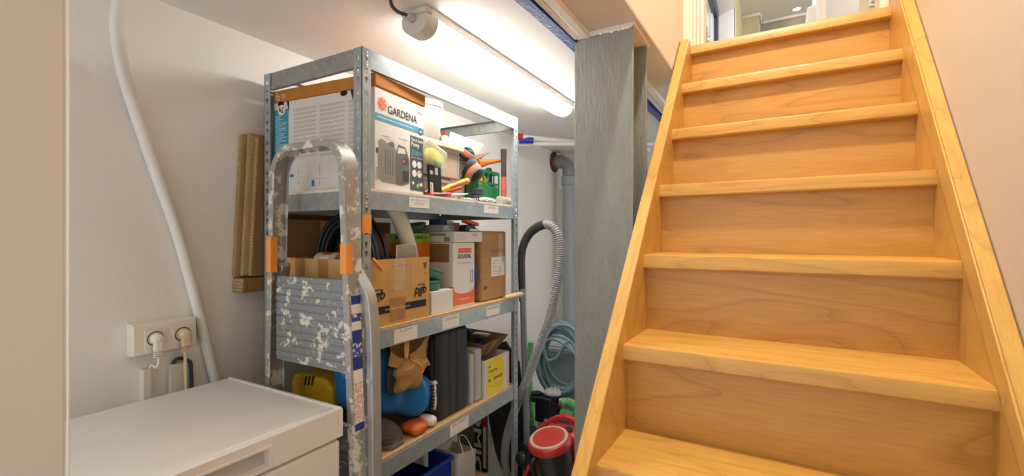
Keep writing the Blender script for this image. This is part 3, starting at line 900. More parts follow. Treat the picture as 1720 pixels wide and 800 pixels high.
for i, cy in enumerate(sock_y):
    p = thing('power_plug', ['white plug with short cord in the left wall socket', 'cream plug with straight cord in the right wall socket'][i], 'plug', (-1.553, cy, cz), 0, 'plugs in the double socket')
    X = -1.5535
    mb = MB().lathe([(0.0165, 0), (0.0165, 0.010), (0.013, 0.020), (0.004, 0.023)], (X, cy, cz), (1, 0, 0), 22)
    mb.hexa([(X + .004, cy - .010, cz - .036), (X + .020, cy - .010, cz - .036), (X + .020, cy + .010, cz - .036), (X + .004, cy + .010, cz - .036),
             (X + .004, cy - .011, cz + .008), (X + .022, cy - .011, cz + .008), (X + .022, cy + .011, cz + .008), (X + .004, cy + .011, cz + .008)])
    obj('plug_body', mb, m_plug[i], p, bevel=0.003)
    for k in range(3):
        obj('strain_relief', MB().box(X + .0035, X + .0205, cy - .0095, cy + .0095, cz - .042 - k * .005, cz - .039 - k * .005), m_plug[i], p, bevel=0.0008)
    s = Vector((X + .012, cy, cz - .036))
    if i == 0:
        e = W(252, 622, 'x', -1.57)
        q = [s, s + Vector((0, .002, -.03)), s + Vector((-.003, -.004, -.045)), Vector((-1.578, e.y + .008, e.z + 0.012)), Vector((-1.582, e.y, e.z - .01))]
    else:
        q = [s, s + Vector((0, 0, -.06)), s + Vector((0.0, .002, -.14)), Vector((-1.55, cy + .005, 0.5))]
    obj('cord', MB().tube(cr(q, 8), 0.0036 if i == 0 else 0.0045, 10), m_plug[i], p)
m_trunk = mat('trunking_white', 'ded9d0', 0.5, var=0.01)
a, b, c = W(243, 640, 'x', -1.565), W(257, 640, 'x', -1.565), W(250, 622, 'x', -1.565)
tag(obj('cable_trunking', MB().box(XW, -1.573, a.y, b.y, 0.4, c.z), m_trunk, bevel=0.001), 'narrow white cable trunking under the left socket', 'trunking')
a, b, c = W(288, 640, 'x', -1.57), W(311, 640, 'x', -1.57), W(300, 612, 'x', -1.57)
t = thing('wide_trunking', 'wide white cable trunking under the right socket', 'trunking', (-1.59, (a.y + b.y) / 2, 0.4))
obj('channel', MB().box(XW, -1.577, a.y, b.y, 0.4, c.z), m_trunk, t, bevel=0.001)
obj('screw', MB().cyl((-1.577, b.y - .006, c.z - .03), (-1.5762, b.y - .006, c.z - .03), 0.0012, n=8), m_dark, t)
q = [Vector((-1.588, a.y + .01, c.z - .03)), Vector((-1.588, a.y + .014, c.z + .004)), Vector((-1.585, (a.y + b.y) / 2 + .01, c.z + 0.013)), Vector((-1.582, b.y + 0.012, c.z + .002)), Vector((-1.58, b.y + .022, c.z - .045)), Vector((-1.58, b.y + .024, 0.5))]
tag(obj('grey_cable', MB().tube(cr(q, 8), 0.0055, 10), m_rubber), 'dark grey cable looping out of the wide trunking', 'cable')
q = []
for (px, py, xx) in ((206, -60, -1.47), (204, -15, -1.46), (196, 40, -1.475), (204, 105, -1.53), (222, 172, -1.575), (262, 290, -1.583), (300, 400, -1.583), (330, 510, -1.583), (362, 640, -1.583), (420, 860, -1.583)):
    q.append(W(px, py, 'x', xx))
tag(obj('white_conduit', MB().tube(cr(q, 8), 0.0155, 16), mat('conduit_white', 'e6e5e1', 0.5, var=0.04)), 'white plastic conduit running down the left wall', 'conduit')

# ------------------------------------------------------------------ contents of the rack
Z2, Z3, Z4, Z5 = LV[1] + .0042, LV[2] + .0042, LV[3] + .0042, LV[4] + .0042
def boxthing(name, label, cat, M, d, w, h, mt, group=None, bevel=0.0015, part_name='carton'):
    c = M @ Vector((-d / 2, w / 2, 0))
    t = thing(name, label, cat, c, 0, group)
    obj(part_name, MB(M).box(-d, 0, 0, w, 0, h), mt, t, bevel=bevel)
    return t
def ffront(t, M): return Face(t, M @ Vector((0, 0, 0)), M.to_3x3() @ Vector((0, 1, 0)), M.to_3x3() @ Vector((0, 0, 1)))
def fleft(t, M, d): return Face(t, M @ Vector((-d, 0, 0)), M.to_3x3() @ Vector((1, 0, 0)), M.to_3x3() @ Vector((0, 0, 1)))
def open_box(name, label, cat, M, d, w, h, mt, th=0.004, group=None, inner=None):
    t = thing(name, label, cat, M @ Vector((-d / 2, w / 2, 0)), 0, group)
    mb = MB(M).box(-d, 0, 0, w, 0, th)
    mb.box(-th, 0, 0, w, th, h); mb.box(-d, -d + th, 0, w, th, h)
    mb.box(-d + th, -th, 0, th, th, h); mb.box(-d + th, -th, w - th, w, th, h)
    obj('carton', mb, mt, t)
    return t
ROT = lambda M, v: M.to_3x3() @ Vector(v)

# --- top shelf: pump carton
M = frame((-1.06, 1.005, Z2), 5.1)
d, w, h = 0.445, 0.252, 0.315
t = boxthing('pump_carton', 'large white pump carton printed with a grey pump, on the top shelf', 'carton', M, d, w, h, m_carton_w, part_name='carton')
F = ffront(t, M)
for k in range(8):
    a = k * math.pi / 4
    ca, cb = 0.034 + 0.0165 * math.cos(a), 0.268 + 0.0165 * math.sin(a)
    F.poly('logo_petal', [(ca + 0.0065 * math.cos(a + q) , cb + 0.0065 * math.sin(a + q)) for q in (0.4, 1.3, 2.2, 3.6, 5.2)], m_org_p)
F.disc('logo_disc', 0.034, 0.268, 0.0115, m_org_p, 0.0008)
F.text('GARDENA', 0.060, 0.246, 0.152, 0.026, m_ink, 0.012)
F.rect('blue_band', 0.0, w, 0.214, 0.236, m_blue_p)
F.rects('printed_text', [(0.012, 0.19, 0.2245, 0.2265)], m_paper, 0.0009)
F.disc('badge', 0.232, 0.222, 0.0125, mat('slate_print', '4c5258', 0.6), 0.001)
F.text('40', 0.226, 0.217, 0.012, 0.010, m_paper, 0.01, 0.0016)
F.rects('printed_text', [(0.212, 0.243, 0.287, 0.290), (0.212, 0.238, 0.282, 0.284)], m_inkg)
F.rects('printed_text', [(0.03, 0.072, 0.170, 0.1715), (0.045, 0.095, 0.164, 0.1655), (0.062, 0.11, 0.150, 0.1515), (0.115, 0.16, 0.176, 0.178), (0.142, 0.144, 0.150, 0.174), (0.05, 0.052, 0.150, 0.158)], m_inkl)
m_slate = mat('slate_print', '4c5258', 0.6)
F.rect('info_panel', 0.175, 0.250, 0.012, 0.200, m_slate, 0.0007)
F.text('Home & Garden', 0.180, 0.182, 0.066, 0.011, m_paper, 0.01, 0.0014)
F.text('Pump', 0.180, 0.160, 0.045, 0.019, m_paper, 0.02, 0.0014)
F.text('3500/4', 0.180, 0.133, 0.056, 0.018, mat('cyan_print', '55b4cc', 0.6), 0.01, 0.0014)
F.text('800 W  3600 l/h', 0.180, 0.124, 0.062, 0.005, m_paper, 0.005, 0.0014)
for a, b in ((0.197, 0.104), (0.226, 0.104), (0.197, 0.072), (0.226, 0.072)):
    F.disc('icon_disc', a, b, 0.0125, m_paper, 0.0012)
F.rect('icon_mark', 0.218, 0.234, 0.076, 0.080, m_org_p, 0.0016)
F.poly('leaf_mark', [(0.205, 0.03), (0.216, 0.022), (0.228, 0.034), (0.222, 0.042), (0.214, 0.036)], mat('lime_print', '8fc04a', 0.6), 0.0012)
F.disc('icon_disc', 0.236, 0.036, 0.007, m_paper, 0.0012); F.disc('icon_disc', 0.190, 0.038, 0.006, m_paper, 0.0012)
# the printed pump picture: flat shapes
mp1, mp2, mp3 = mat('pump_print_light', '8a847c', 0.6), mat('pump_print_mid', '68645e', 0.6), mat('pump_print_dark', '3f3e3c', 0.6)
F.poly('pump_print', [(0.016, 0.035), (0.034, 0.026), (0.098, 0.024), (0.102, 0.13), (0.088, 0.152), (0.030, 0.150), (0.014, 0.130)], mp1, 0.0007)
F.poly('pump_print', [(0.098, 0.024), (0.128, 0.022), (0.168, 0.034), (0.170, 0.11), (0.150, 0.152), (0.112, 0.156), (0.098, 0.12)], mp2, 0.0009)
F.poly('pump_print', [(0.132, 0.034), (0.168, 0.040), (0.168, 0.075), (0.134, 0.072)], mp3, 0.0011)
F.poly('pump_print', [(0.106, 0.126), (0.150, 0.130), (0.146, 0.146), (0.112, 0.146)], m_carton_w, 0.0011)
F.poly('pump_print', [(0.132, 0.092), (0.160, 0.096), (0.160, 0.116), (0.134, 0.112)], mp3, 0.0011)
F.poly('pump_print', [(0.136, 0.098), (0.146, 0.100), (0.146, 0.110), (0.136, 0.109)], m_org_p, 0.0013)
F.disc('pump_print', 0.032, 0.148, 0.016, mp1, 0.0009, rb=0.010); F.disc('pump_print', 0.078, 0.150, 0.013, mp2, 0.0010, rb=0.009)
F.disc('pump_print', 0.010, 0.120, 0.005, mp3, 0.0009, rb=0.009)
for a in (0.046, 0.058, 0.070, 0.082):
    F.rect('pump_print', a, a + 0.004, 0.05, 0.13, mp2, 0.0010)
F.rects('printed_text', [(0.004 + 0.0022 * 0, 0.012, 0.030 + k * 0.0035, 0.0322 + k * 0.0035) for k in range(11)], m_inkg, 0.0009)
G = fleft(t, M, d)
def ga(px, py):
    p = W(px, py, 'y', 0.982)
    return (p - G.o).dot(G.u), p.z - Z2
a0, b1 = 0.0, ga(470, 188)[1]; a1, b0 = ga(489, 293)
G.rect('blue_panel', a0, a1, b0, b1, m_blue_p)
G.rects('printed_text', [(a0 + .006, a0 + .006 + (a1 - a0 - .012) * f, b1 - .022 - k * 0.0062, b1 - .020 - k * 0.0062) for k, f in enumerate([.5, .4, .7, .5, .95, .9, .6, .85, .9, .5, .8, .7, .95, .6, .9, .4, .8, .9, .5, .6])], mat('pale_blue_print', 'bfe0e8', 0.6), 0.0009)
ca, cb = ga(479, 187)
G.disc('badge', ca, cb, 0.019, m_inkg, 0.0009); G.disc('badge', ca, cb, 0.0175, m_paper, 0.0012)
G.rects('printed_text', [(ca - .011, ca - .005, cb - .004, cb + .010), (ca - .006, ca + .001, cb - .004, cb + .001), (ca + .003, ca + .010, cb + .006, cb + .009), (ca + .003, ca + .006, cb - .008, cb + .008), (ca - .002, ca + .010, cb - .010, cb - .007)], m_ink, 0.0015)
L = []
rn = random.Random(5)
for (pa, pb) in ((496, 531), (536, 574), (580, 597)):
    A, B = ga(pa, 200)[0], ga(pb, 200)[0]
    z = ga(500, 184)[1]; k = 0
    while z > ga(500, 268)[1]:
        for q in range(3):
            L.append((A, A + (B - A) * (1 if q < 2 else rn.uniform(.5, .95)), z - .0018, z)); z -= .0034
        z -= .0042
G.rects('printed_text', L, m_inkl)
L = []
for (pa, pb, qa, qb) in ((492, 520, 278, 297), (492, 520, 301, 316), (524, 552, 275, 298), (524, 552, 301, 315), (575, 596, 270, 312)):
    (A, zt), (B, zb) = ga(pa, qa), ga(pb, qb)
    for r4 in ((A, B, zt - .0008, zt), (A, B, zb, zb + .0008), (A, A + .0008, zb, zt), (B - .0008, B, zb, zt), (A + (B - A) * .2, A + (B - A) * .75, (zt + zb) / 2, (zt + zb) / 2 + .0008), (A + (B - A) * .4, A + (B - A) * .45, zb + .01, zt - .006)):
        L.append(r4)
G.rects('printed_diagram', L, m_inkl)
for pa, pb, qa, qb in ((491, 497, 294, 298), (524, 528, 303, 313)):
    (A, zt), (B, zb) = ga(pa, qa), ga(pb, qb)
    G.rect('blue_mark', A, B, zb, zt, mat('mid_blue_print', '2f7fc4', 0.6), 0.0009)
for px, py, dx in ((478, 166, 0), (573, 147, 0)):
    ca, cb = ga(px, py)
    G.disc('tab_slot', ca, h - .006, 0.015, m_dark, 0.0008, rb=0.009)
    G.poly('tab_slot', [(ca + .028, h - .001), (ca + .040, h - .001), (ca + .038, h - .036)], m_dark, 0.0008)
# brown carton lid on top of it
M2 = frame((-1.056, 1.003, Z2 + 0.316), 5.1)
t = boxthing('brown_lid', 'shallow brown cardboard tray lying on top of the white pump carton', 'cardboard', M2, 0.452, 0.262, 0.041, m_cardo, bevel=0.004)
G = fleft(t, M2, 0.452)
G.rects('printed_mark', [(0.018, 0.022, 0.008, 0.034), (0.022, 0.034, 0.018, 0.021), (0.031, 0.034, 0.008, 0.020), (0.018, 0.034, 0.006, 0.009), (0.044, 0.062, 0.012, 0.016), (0.044, 0.062, 0.020, 0.024)], mat('cream_print', 'dcc3a0', 0.7))

# --- top shelf: cream cases with board and bucket
m_case = mat('beige_case', 'b3a795', 0.45, 0.2, var=0.04)
M = frame((-1.13, 1.275, Z2))
t = boxthing('beige_case', 'lower of two beige cases beside the pump carton', 'case', M, 0.33, 0.205, 0.085, m_case, group='beige cases on the top shelf', bevel=0.004, part_name='shell')
obj('lid_edge', MB(M).box(0.0002, 0.004, 0.002, 0.203, 0.066, 0.076), m_lgrey, t)
M = frame((-1.12, 1.275, Z2 + 0.0855))
t = boxthing('beige_case', 'upper beige case with the cream board on it', 'case', M, 0.34, 0.236, 0.112, m_case, group='beige cases on the top shelf', bevel=0.004, part_name='shell')
obj('lid_edge', MB(M).box(0.0002, 0.005, 0.0, 0.236, 0.100, 0.112), m_lgrey, t)
obj('end_trim', MB(M).box(-0.02, 0.003, 0.2362, 0.240, 0.004, 0.108), m_lgrey, t)
zb = Z2 + 0.0855 + 0.1125
o = obj('cream_board', MB().box(-1.46, -1.10, 1.274, 1.53, zb, zb + 0.020), mat('cream_board', 'd6cbb0', 0.5), bevel=0.003)
tag(o, 'cream board lying on the upper beige case', 'board')
zb += 0.0205
t = thing('white_bucket', 'plain white plastic bucket standing on the cream board', 'bucket', (-1.235, 1.425, zb))
obj('body', MB().lathe([(0.062, 0), (0.066, 0.004), (0.081, 0.165), (0.084, 0.166), (0.084, 0.172), (0.078, 0.172), (0.062, 0.006)], (-1.235, 1.425, zb), n=36), m_white, t)
obj('rim', MB().lathe([(0.0805, 0.150), (0.085, 0.152), (0.085, 0.156), (0.0805, 0.158)], (-1.235, 1.425, zb), n=36), m_white, t)
q = W(747, 222, 'x', -1.125)
t = thing('glue_bottle', 'small white bottle with a red cap in front of the bucket', 'bottle', (-1.125, q.y, zb))
obj('bottle', MB().lathe([(0.014, 0), (0.015, 0.003), (0.015, 0.028), (0.007, 0.034)], (-1.125, q.y, zb), n=16), m_white, t)
obj('cap', MB().lathe([(0.0085, 0.034), (0.0085, 0.042), (0.006, 0.047)], (-1.125, q.y, zb), n=16), m_red, t)
# --- clear bag with yellow content, and the black hang card
q = W(727, 262, 'x', -1.085)
t = thing('plastic_bag', 'clear plastic bag with yellow pieces hanging over the black card pack', 'bag', (q.x, q.y, q.z - .045))
m_clear = mat('clear_plastic', 'f4f2ea', 0.15, var=0.0, trans=0.55, alpha=0.6)
obj('film', MB(frame(q, 0, -18)).blob((0, 0, 0), (0.018, 0.068, 0.042), 4, 0.18, 22, 3), m_clear, t, smooth=30)
obj('yellow_pieces', MB(frame(q + Vector((-0.001, 0.004, -0.006)), 0, -18)).blob((0, 0, 0), (0.014, 0.048, 0.027), 3, 0.35, 40, 5), mat('lemon_plastic', 'e9dc3c', 0.5), t)
obj('green_pieces', MB(frame(q + Vector((0.006, 0.012, -0.024)), 0, -12)).blob((0, 0, 0), (0.010, 0.030, 0.009), 2.5, 0.4, 60, 6, 18, 10), mat('leaf_plastic', '5da84c', 0.5), t)
M = frame((-1.070, 1.275, Z2 + 0.001), -6, 0, -3)
t = thing('card_pack', 'black hanging card pack with a white strip beside the pump carton', 'pack', M @ Vector((0, .025, 0)))
obj('backing', MB(M).box(-0.010, 0.0, 0, 0.062, 0, 0.112), m_black, t, bevel=0.001)
F = ffront(t, M)
F.rect('white_strip', 0.004, 0.018, 0.004, 0.048, m_paper); F.rect('hang_hole', 0.03, 0.045, 0.078, 0.104, m_lgrey)
F.disc('round_print', 0.012, 0.085, 0.008, m_lgrey)
F.rects('printed_text', [(0.008, 0.011, 0.008, 0.044)], m_ink, 0.0012)
# --- screwdrivers and small tools
def screwdriver(label, a, b, r, hm, gm, shaft, tip):
    a, b = Vector(a), Vector(b); dr = (b - a).normalized(); Ln = (b - a).length
    t = thing('screwdriver', label, 'screwdriver', a, 0, 'screwdrivers on the top shelf')
    prof = [(r * .45, 0), (r * .95, Ln * .04), (r, Ln * .2), (r * .82, Ln * .45), (r, Ln * .72), (r * .7, Ln * .85), (r * .9, Ln * .93), (r * .5, Ln)]
    obj('handle', MB().lathe(prof, a, dr, 14), hm, t)
    for k in range(3):
        an = Vector((0, 0, 1)).rotation_difference(dr) @ Vector((math.cos(k * 2.1), math.sin(k * 2.1), 0))
        obj('grip', MB().cyl(a + dr * Ln * .12 + an * r * .62, a + dr * Ln * .74 + an * r * .62, r * .48, n=8), gm, t)
    obj('shaft', MB().cyl(b, b + dr * shaft, tip, n=10), m_steel, t)
screwdriver('yellow and red insulated screwdriver lying across the others', W(787, 303, 'x', -1.085), W(738, 321, 'x', -1.085), 0.012, m_yellow, m_red, 0.02, 0.005)
screwdriver('black and red screwdriver with a long bare shaft at the shelf edge', W(721, 328, 'x', -1.068), W(757, 327, 'x', -1.068), 0.0105, m_red, m_black, 0.11, 0.0028)
screwdriver('short orange-red screwdriver under the yellow one', W(775, 316, 'x', -1.11), W(738, 326, 'x', -1.11), 0.009, m_org_p, m_red, 0.05, 0.003)
t = thing('pliers', 'red handled pliers behind the screwdrivers', 'pliers', (-1.125, 1.36, Z2))
for s in (-1, 1):
    obj('handle', MB().tube(cr([(-1.115 + s * .004, 1.29 + .002, Z2 + .014), (-1.12, 1.335 + s * .002, Z2 + .020 + s * .010), (-1.12, 1.385, Z2 + .018 + s * .004)], 8), 0.0065, 10), m_red, t)
obj('jaws', MB().tube([(-1.12, 1.385, Z2 + .018), (-1.122, 1.41, Z2 + .018), (-1.124, 1.44, Z2 + .016)], [0.010, 0.011, 0.004], 10), m_steel, t)
rn = random.Random(9)
for k, lab in enumerate(('bright open spanner at the shelf edge', 'small steel spanner beside the black rolls', 'dark spanner lying behind the bright one')):
    y = 1.47 + k * 0.055; xx = -1.072 - k * 0.013
    M = frame((xx, y, Z2 + .001), -8 + 16 * k)
    t = thing('spanner', lab, 'spanner', (xx, y, Z2), 0, 'spanners on the top shelf')
    mm = m_steel if k < 2 else m_rubber
    obj('shank', MB(M).box(-.004, .004, 0, .075, .002, .008), mm, t, bevel=0.001)
    for yy in (-.006, .081):
        mb = MB(M)
        n = 14
        ring = [(0.011 * math.cos(q), yy + 0.011 * math.sin(q)) for q in [0.6 + (2 * math.pi - 1.2) * i / n - math.pi / 2 * (1 if yy < 0 else -1) for i in range(n + 1)]]
        inn = [(0.0055 * math.cos(q), yy + 0.0055 * math.sin(q)) for q in [0.6 + (2 * math.pi - 1.2) * i / n - math.pi / 2 * (1 if yy < 0 else -1) for i in range(n + 1)]]
        for i in range(n):
            mb.hexa([(*ring[i], 0.0005), (*ring[i + 1], 0.0005), (*inn[i + 1], 0.0005), (*inn[i], 0.0005), (*ring[i], 0.0095), (*ring[i + 1], 0.0095), (*inn[i + 1], 0.0095), (*inn[i], 0.0095)])
        obj('jaw', mb, mm, t)
q = W(816, 334, 'x', -1.075)
tag(obj('white_rag', MB().blob((q.x, q.y + .01, Z2 + .011), (0.020, 0.055, 0.010), 2.2, 0.35, 40, 2), m_paper), 'crumpled white rag at the shelf edge under the green crate', 'rag')
for k, lab in enumerate(('lower of two dark grey tape rolls before the green crate', 'upper of two dark grey tape rolls before the green crate')):
    q = W(800, 322, 'x', -1.108)
    t = thing('tape_roll', lab, 'tape', (q.x, q.y, Z2 + 0.030 * k), 0, 'dark tape rolls')
    o = (q.x, q.y + 0.004 * k, Z2 + 0.0305 * k)
    obj('roll', MB().lathe([(0.012, 0.002), (0.024, 0.0), (0.029, 0.004), (0.029, 0.026), (0.024, 0.030), (0.012, 0.028)], o, n=28), m_rubber, t)
    obj('core', MB().lathe([(0.010, 0.0), (0.0125, 0.0), (0.0125, 0.029), (0.010, 0.029)], o, n=20), m_lgrey, t)
# --- white carton with open flaps behind the knee pads
t = open_box('white_carton', 'white open carton with raised flaps behind the knee pads', 'carton', frame((-1.225, 1.555, Z2)), 0.20, 0.19, 0.185, m_carton_w)
def flap(pts, mt, par):
    mb = MB(); P = [Vector(p) for p in pts]; n = (P[1] - P[0]).cross(P[2] - P[0]).normalized() * 0.0025
    mb.hexa([p for p in P] + [p + n for p in P]); obj('flap', mb, mt, par)
zt = Z2 + .186
flap([W(757, 221, 'x', -1.30), W(812, 243, 'x', -1.21), (-1.225, 1.745, zt), (-1.225, 1.555, zt)], m_paper, t)
flap([(-1.226, 1.556, zt), (-1.226, 1.745, zt), W(822, 256, 'x', -1.15), W(790, 272, 'x', -1.15)], m_cardpale, t)
flap([(-1.425, 1.555, zt), (-1.425, 1.745, zt), (-1.46, 1.745, zt + .05), (-1.46, 1.555, zt + .05)], m_paper, t)
# --- knee pads
def kneepad(label, c, ax, s):
    t = thing('knee_pad', label, 'knee pad', Vector(c) - Vector((0, 0, s)), 0, 'black and orange knee pads')
    obj('pad', MB().lathe([(0.5 * s, -0.55 * s), (0.98 * s, -0.45 * s), (1.08 * s, -0.15 * s), (1.0 * s, 0.05 * s)], c, ax, 30), m_black, t)
    obj('orange_band', MB().lathe([(1.01 * s, 0.02 * s), (1.03 * s, 0.12 * s), (0.93 * s, 0.42 * s), (0.88 * s, 0.42 * s)], c, ax, 30), m_org_p, t)
    obj('grey_band', MB().lathe([(0.90 * s, 0.41 * s), (0.92 * s, 0.44 * s), (0.80 * s, 0.62 * s), (0.76 * s, 0.62 * s)], c, ax, 30), m_grey, t)
    obj('cap', MB().lathe([(0.78 * s, 0.60 * s), (0.74 * s, 0.70 * s), (0.5 * s, 0.92 * s), (0.2 * s, 1.0 * s), (0.01, 1.01 * s)], c, ax, 30), m_black, t)
    q = Vector((0, 0, 1)).rotation_difference(Vector(ax))
    P = [Vector(c) + q @ Vector((1.1 * s * math.cos(a), 0.75 * s * math.sin(a), -0.35 * s - 0.25 * s * math.sin(a * 2))) for a in [math.pi * 2 * i / 24 for i in range(24)]]
    obj('strap', MB().tube(P, 0.2 * s, closed=True, prof=[(.2, 1), (.2, -1), (-.2, -1), (-.2, 1)]), m_hblack, t)
kneepad('lower black and orange knee pad, dome towards the room', W(793, 289, 'x', -1.115), Vector((0.75, 0.10, -0.62)), 0.044)
kneepad('upper black and orange knee pad resting on the other', W(783, 262, 'x', -1.155), Vector((0.55, 0.15, 0.75)), 0.037)
# --- green crate with contents
GX = -1.150
a, b = W(802, 300, 'x', GX).y, W(839, 300, 'x', GX).y
zt = W(802, 282, 'x', GX).z
cr_t = thing('green_crate', 'small green plastic crate with slatted sides on the top shelf', 'crate', (GX - .034, (a + b) / 2, Z2))
gd = 0.068
def ring_walls(z0, z1, th=0.004, g=0.0):
    mb = MB()
    mb.box(GX - th + g, GX + g, a, b, z0, z1); mb.box(GX - gd, GX - gd + th, a, b, z0, z1)
    mb.box(GX - gd, GX, a, a + th, z0, z1); mb.box(GX - gd, GX, b - th, b, z0, z1)
    return mb
H_ = zt - Z2
obj('rim', ring_walls(zt - .014, zt, 0.007), m_green, cr_t, bevel=0.001)
obj('rail', ring_walls(Z2 + H_ * .60, Z2 + H_ * .66, 0.005), m_green, cr_t)
obj('lower_panel', ring_walls(Z2 + .002, Z2 + H_ * .56), m_green, cr_t)
obj('floor_panel', MB().box(GX - gd, GX, a, b, Z2, Z2 + .003), m_green, cr_t)
for i in range(5):
    y = a + .002 + (b - a - .010) * i / 4
    obj('slat', MB().box(GX - .0035, GX + .0012, y, y + .006, Z2 + .004, zt - .002), m_green, cr_t)
q = Vector((GX - .034, (a + b) / 2 - .01, Z2 + .075))
tag(obj('yellow_net', MB().blob(q, (0.024, 0.052, 0.066), 2.6, 0.28, 34, 8), m_yellow), 'bundle of yellow netting in the green crate', 'netting')
P = [(GX - .05, b - .05, zt - .045), (GX - .045, b - .045, zt + .0), (GX - .045, b - .03, zt + .022), (GX - .045, b - .015, zt + .01), (GX - .045, b - .012, zt - .05)]
tag(obj('blue_strap', MB().tube(cr(P, 8), 0.010, prof=[(1, .3), (1, -.3), (-1, -.3), (-1, .3)]), mat('strap_blue', '36546f', 0.6)), 'dark blue webbing strap arching out of the green crate', 'strap')
A, B = W(800, 275, 'x', -1.17), W(841, 270, 'x', -1.13)
t = thing('orange_funnel', 'orange plastic spout lying across the green crate', 'spout', A)
dr = (B - A).normalized(); Ln = (B - A).length
obj('cone', MB().lathe([(0.024, 0), (0.026, 0.004), (0.012, Ln * .5), (0.008, Ln * .96), (0.006, Ln)], A, dr, 20), m_orangep, t)
obj('collar', MB().lathe([(0.026, -.004), (0.029, -.003), (0.029, 0.004), (0.026, 0.005)], A, dr, 20), m_orangep, t)
q = W(846, 300, 'x', -1.115)
t = thing('mallet', 'mallet standing on its grey head, worn red and black handle upright', 'mallet', (q.x, q.y, Z2))
obj('head', MB().cyl((q.x, q.y - .045, Z2 + .022), (q.x, q.y + .038, Z2 + .022), 0.0215, n=24), mat('worn_rubber', 'b3aea6', 0.7, var=0.15, scale=40), t, bevel=0.004)
zm = W(846, 297, 'x', -1.115).z; z1 = W(846, 251, 'x', -1.115).z
obj('handle', MB().lathe([(0.0125, Z2 + .040), (0.0135, Z2 + .07), (0.0125, zm)], (q.x, q.y, 0), n=16), mat('worn_red', 'cf5d50', 0.6, var=0.3, scale=60), t, label='worn red lower handle')
obj('grip', MB().lathe([(0.0135, zm), (0.0125, zm + .05), (0.0150, z1 - .01), (0.0140, z1)], (q.x, q.y, 0), n=16), mat('worn_black', '45423e', 0.7, var=0.35, scale=70), t, label='worn black rubber grip')

# --- middle shelf: large brown carton (open) with its contents
M = frame((-1.066, 0.968, Z3))
d, w = 0.385, W(721, 500, 'x', -1.066).y - 0.968
h = W(628, 437, 'x', -1.066).z - Z3
t = open_box('brown_carton', 'large open brown carton with black lettering at the near end of the middle shelf', 'carton', M, d, w, h, m_card)
F = ffront(t, M)
zb0, zb1 = 0.040, 0.064
F.rect('black_band', 0.004, w - .018, zb0, zb1, m_ink, 0.0006)
F.text('www.pgb-europe.com', 0.085, zb0 + .007, 0.115, 0.009, m_cream, 0.0, 0.0012)
F.text('pgb', w - .080, 0.076, 0.064, 0.042, m_ink, 0.03, 0.0012, 0.25)
F.rects('printed_mark', [(w - .062, w - .028, 0.116, 0.119)], m_ink)
F.text('pgb', 0.012, 0.076, 0.074, 0.042, m_ink, 0.03, 0.0012, 0.25)
F.rects('printed_mark', [(0.03, 0.068, 0.116, 0.119)], m_ink)
F.rects('printed_frame', [(0.100, 0.202, 0.188, 0.1892), (0.100, 0.202, 0.108, 0.1092), (0.100, 0.1010, 0.108, 0.189), (0.201, 0.202, 0.108, 0.189)], m_inkg)
F.rect('tape_strip', 0.128, 0.176, 0.104, h, mat('clear_tape', 'c2a684', 0.3, var=0.15, scale=60), 0.0004)
F.rect('tape_strip', 0.105, 0.178, 0.010, 0.085, mat('brown_tape', 'a97d43', 0.35, var=0.2, scale=50), 0.0009)
F.poly('glass_mark', [(w - .032, h - .018), (w - .014, h - .018), (w - .017, h - .036), (w - .022, h - .040), (w - .022, h - .055), (w - .016, h - .057), (w - .030, h - .057), (w - .024, h - .055), (w - .024, h - .040), (w - .029, h - .036)], m_slate)
G = fleft(t, M, d)
G.rect('tape_strip', 0.06, 0.11, h - .06, h, mat('brown_tape', 'a97d43', 0.35), 0.0006)
G.rect('tape_strip', 0.175, 0.225, h - .10, h, mat('brown_tape', 'a97d43', 0.35), 0.0006)
G.rect('printed_mark', 0.015, 0.03, h - .07, h - .02, m_slate, 0.0008)
G.text('pgb', 0.30, h - .10, 0.07, 0.042, m_ink, 0.03, 0.0012, 0.25)
q = F.at(0.040, h - .002, .004)
tag(obj('orange_tie', MB().tube(cr([q + Vector((-.008, 0, .006)), q, q + Vector((.002, .010, -.012)), q + Vector((.002, .022, -.022)), q + Vector((.002, .030, -.030))], 8), 0.0042, 8), m_orange), 'orange plastic tie hanging over the edge of the brown carton', 'tie')
# white bent pipe
P = [W(693, 470, 'x', -1.15), W(690, 436, 'x', -1.15), W(684, 405, 'x', -1.15), W(673, 372, 'x', -1.15), W(660, 345, 'x', -1.15)]
tag(obj('bent_pipe', MB().tube(cr(P, 8), 0.0285, 24), mat('white_pvc', 'dcd8cc', 0.4, var=0.02)), 'curved white plastic pipe standing in the brown carton', 'pipe')
# grey scoop
A = W(702, 436, 'x', -1.11); B = W(666, 436, 'x', -1.11); tz = W(690, 411, 'x', -1.11).z
mb = MB(); pf = [(A.y, Z3 + .12), (A.y, A.z + .005), (A.y - .008, tz - .012), (A.y - .022, tz), (B.y + .005, tz - .002), (B.y, Z3 + .12)]
t = thing('grey_scoop', 'translucent grey scoop with a cream rim in the brown carton', 'scoop', (-1.115, (A.y + B.y) / 2, Z3 + .12))
obj('blade', MB().prism(pf, 'x', -1.117, -1.114), mat('smoke_plastic', 'a7a798', 0.4), t)
obj('rim', MB().tube([Vector((-1.1135, p, q)) for p, q in pf], 0.0028, 8), m_cream, t)
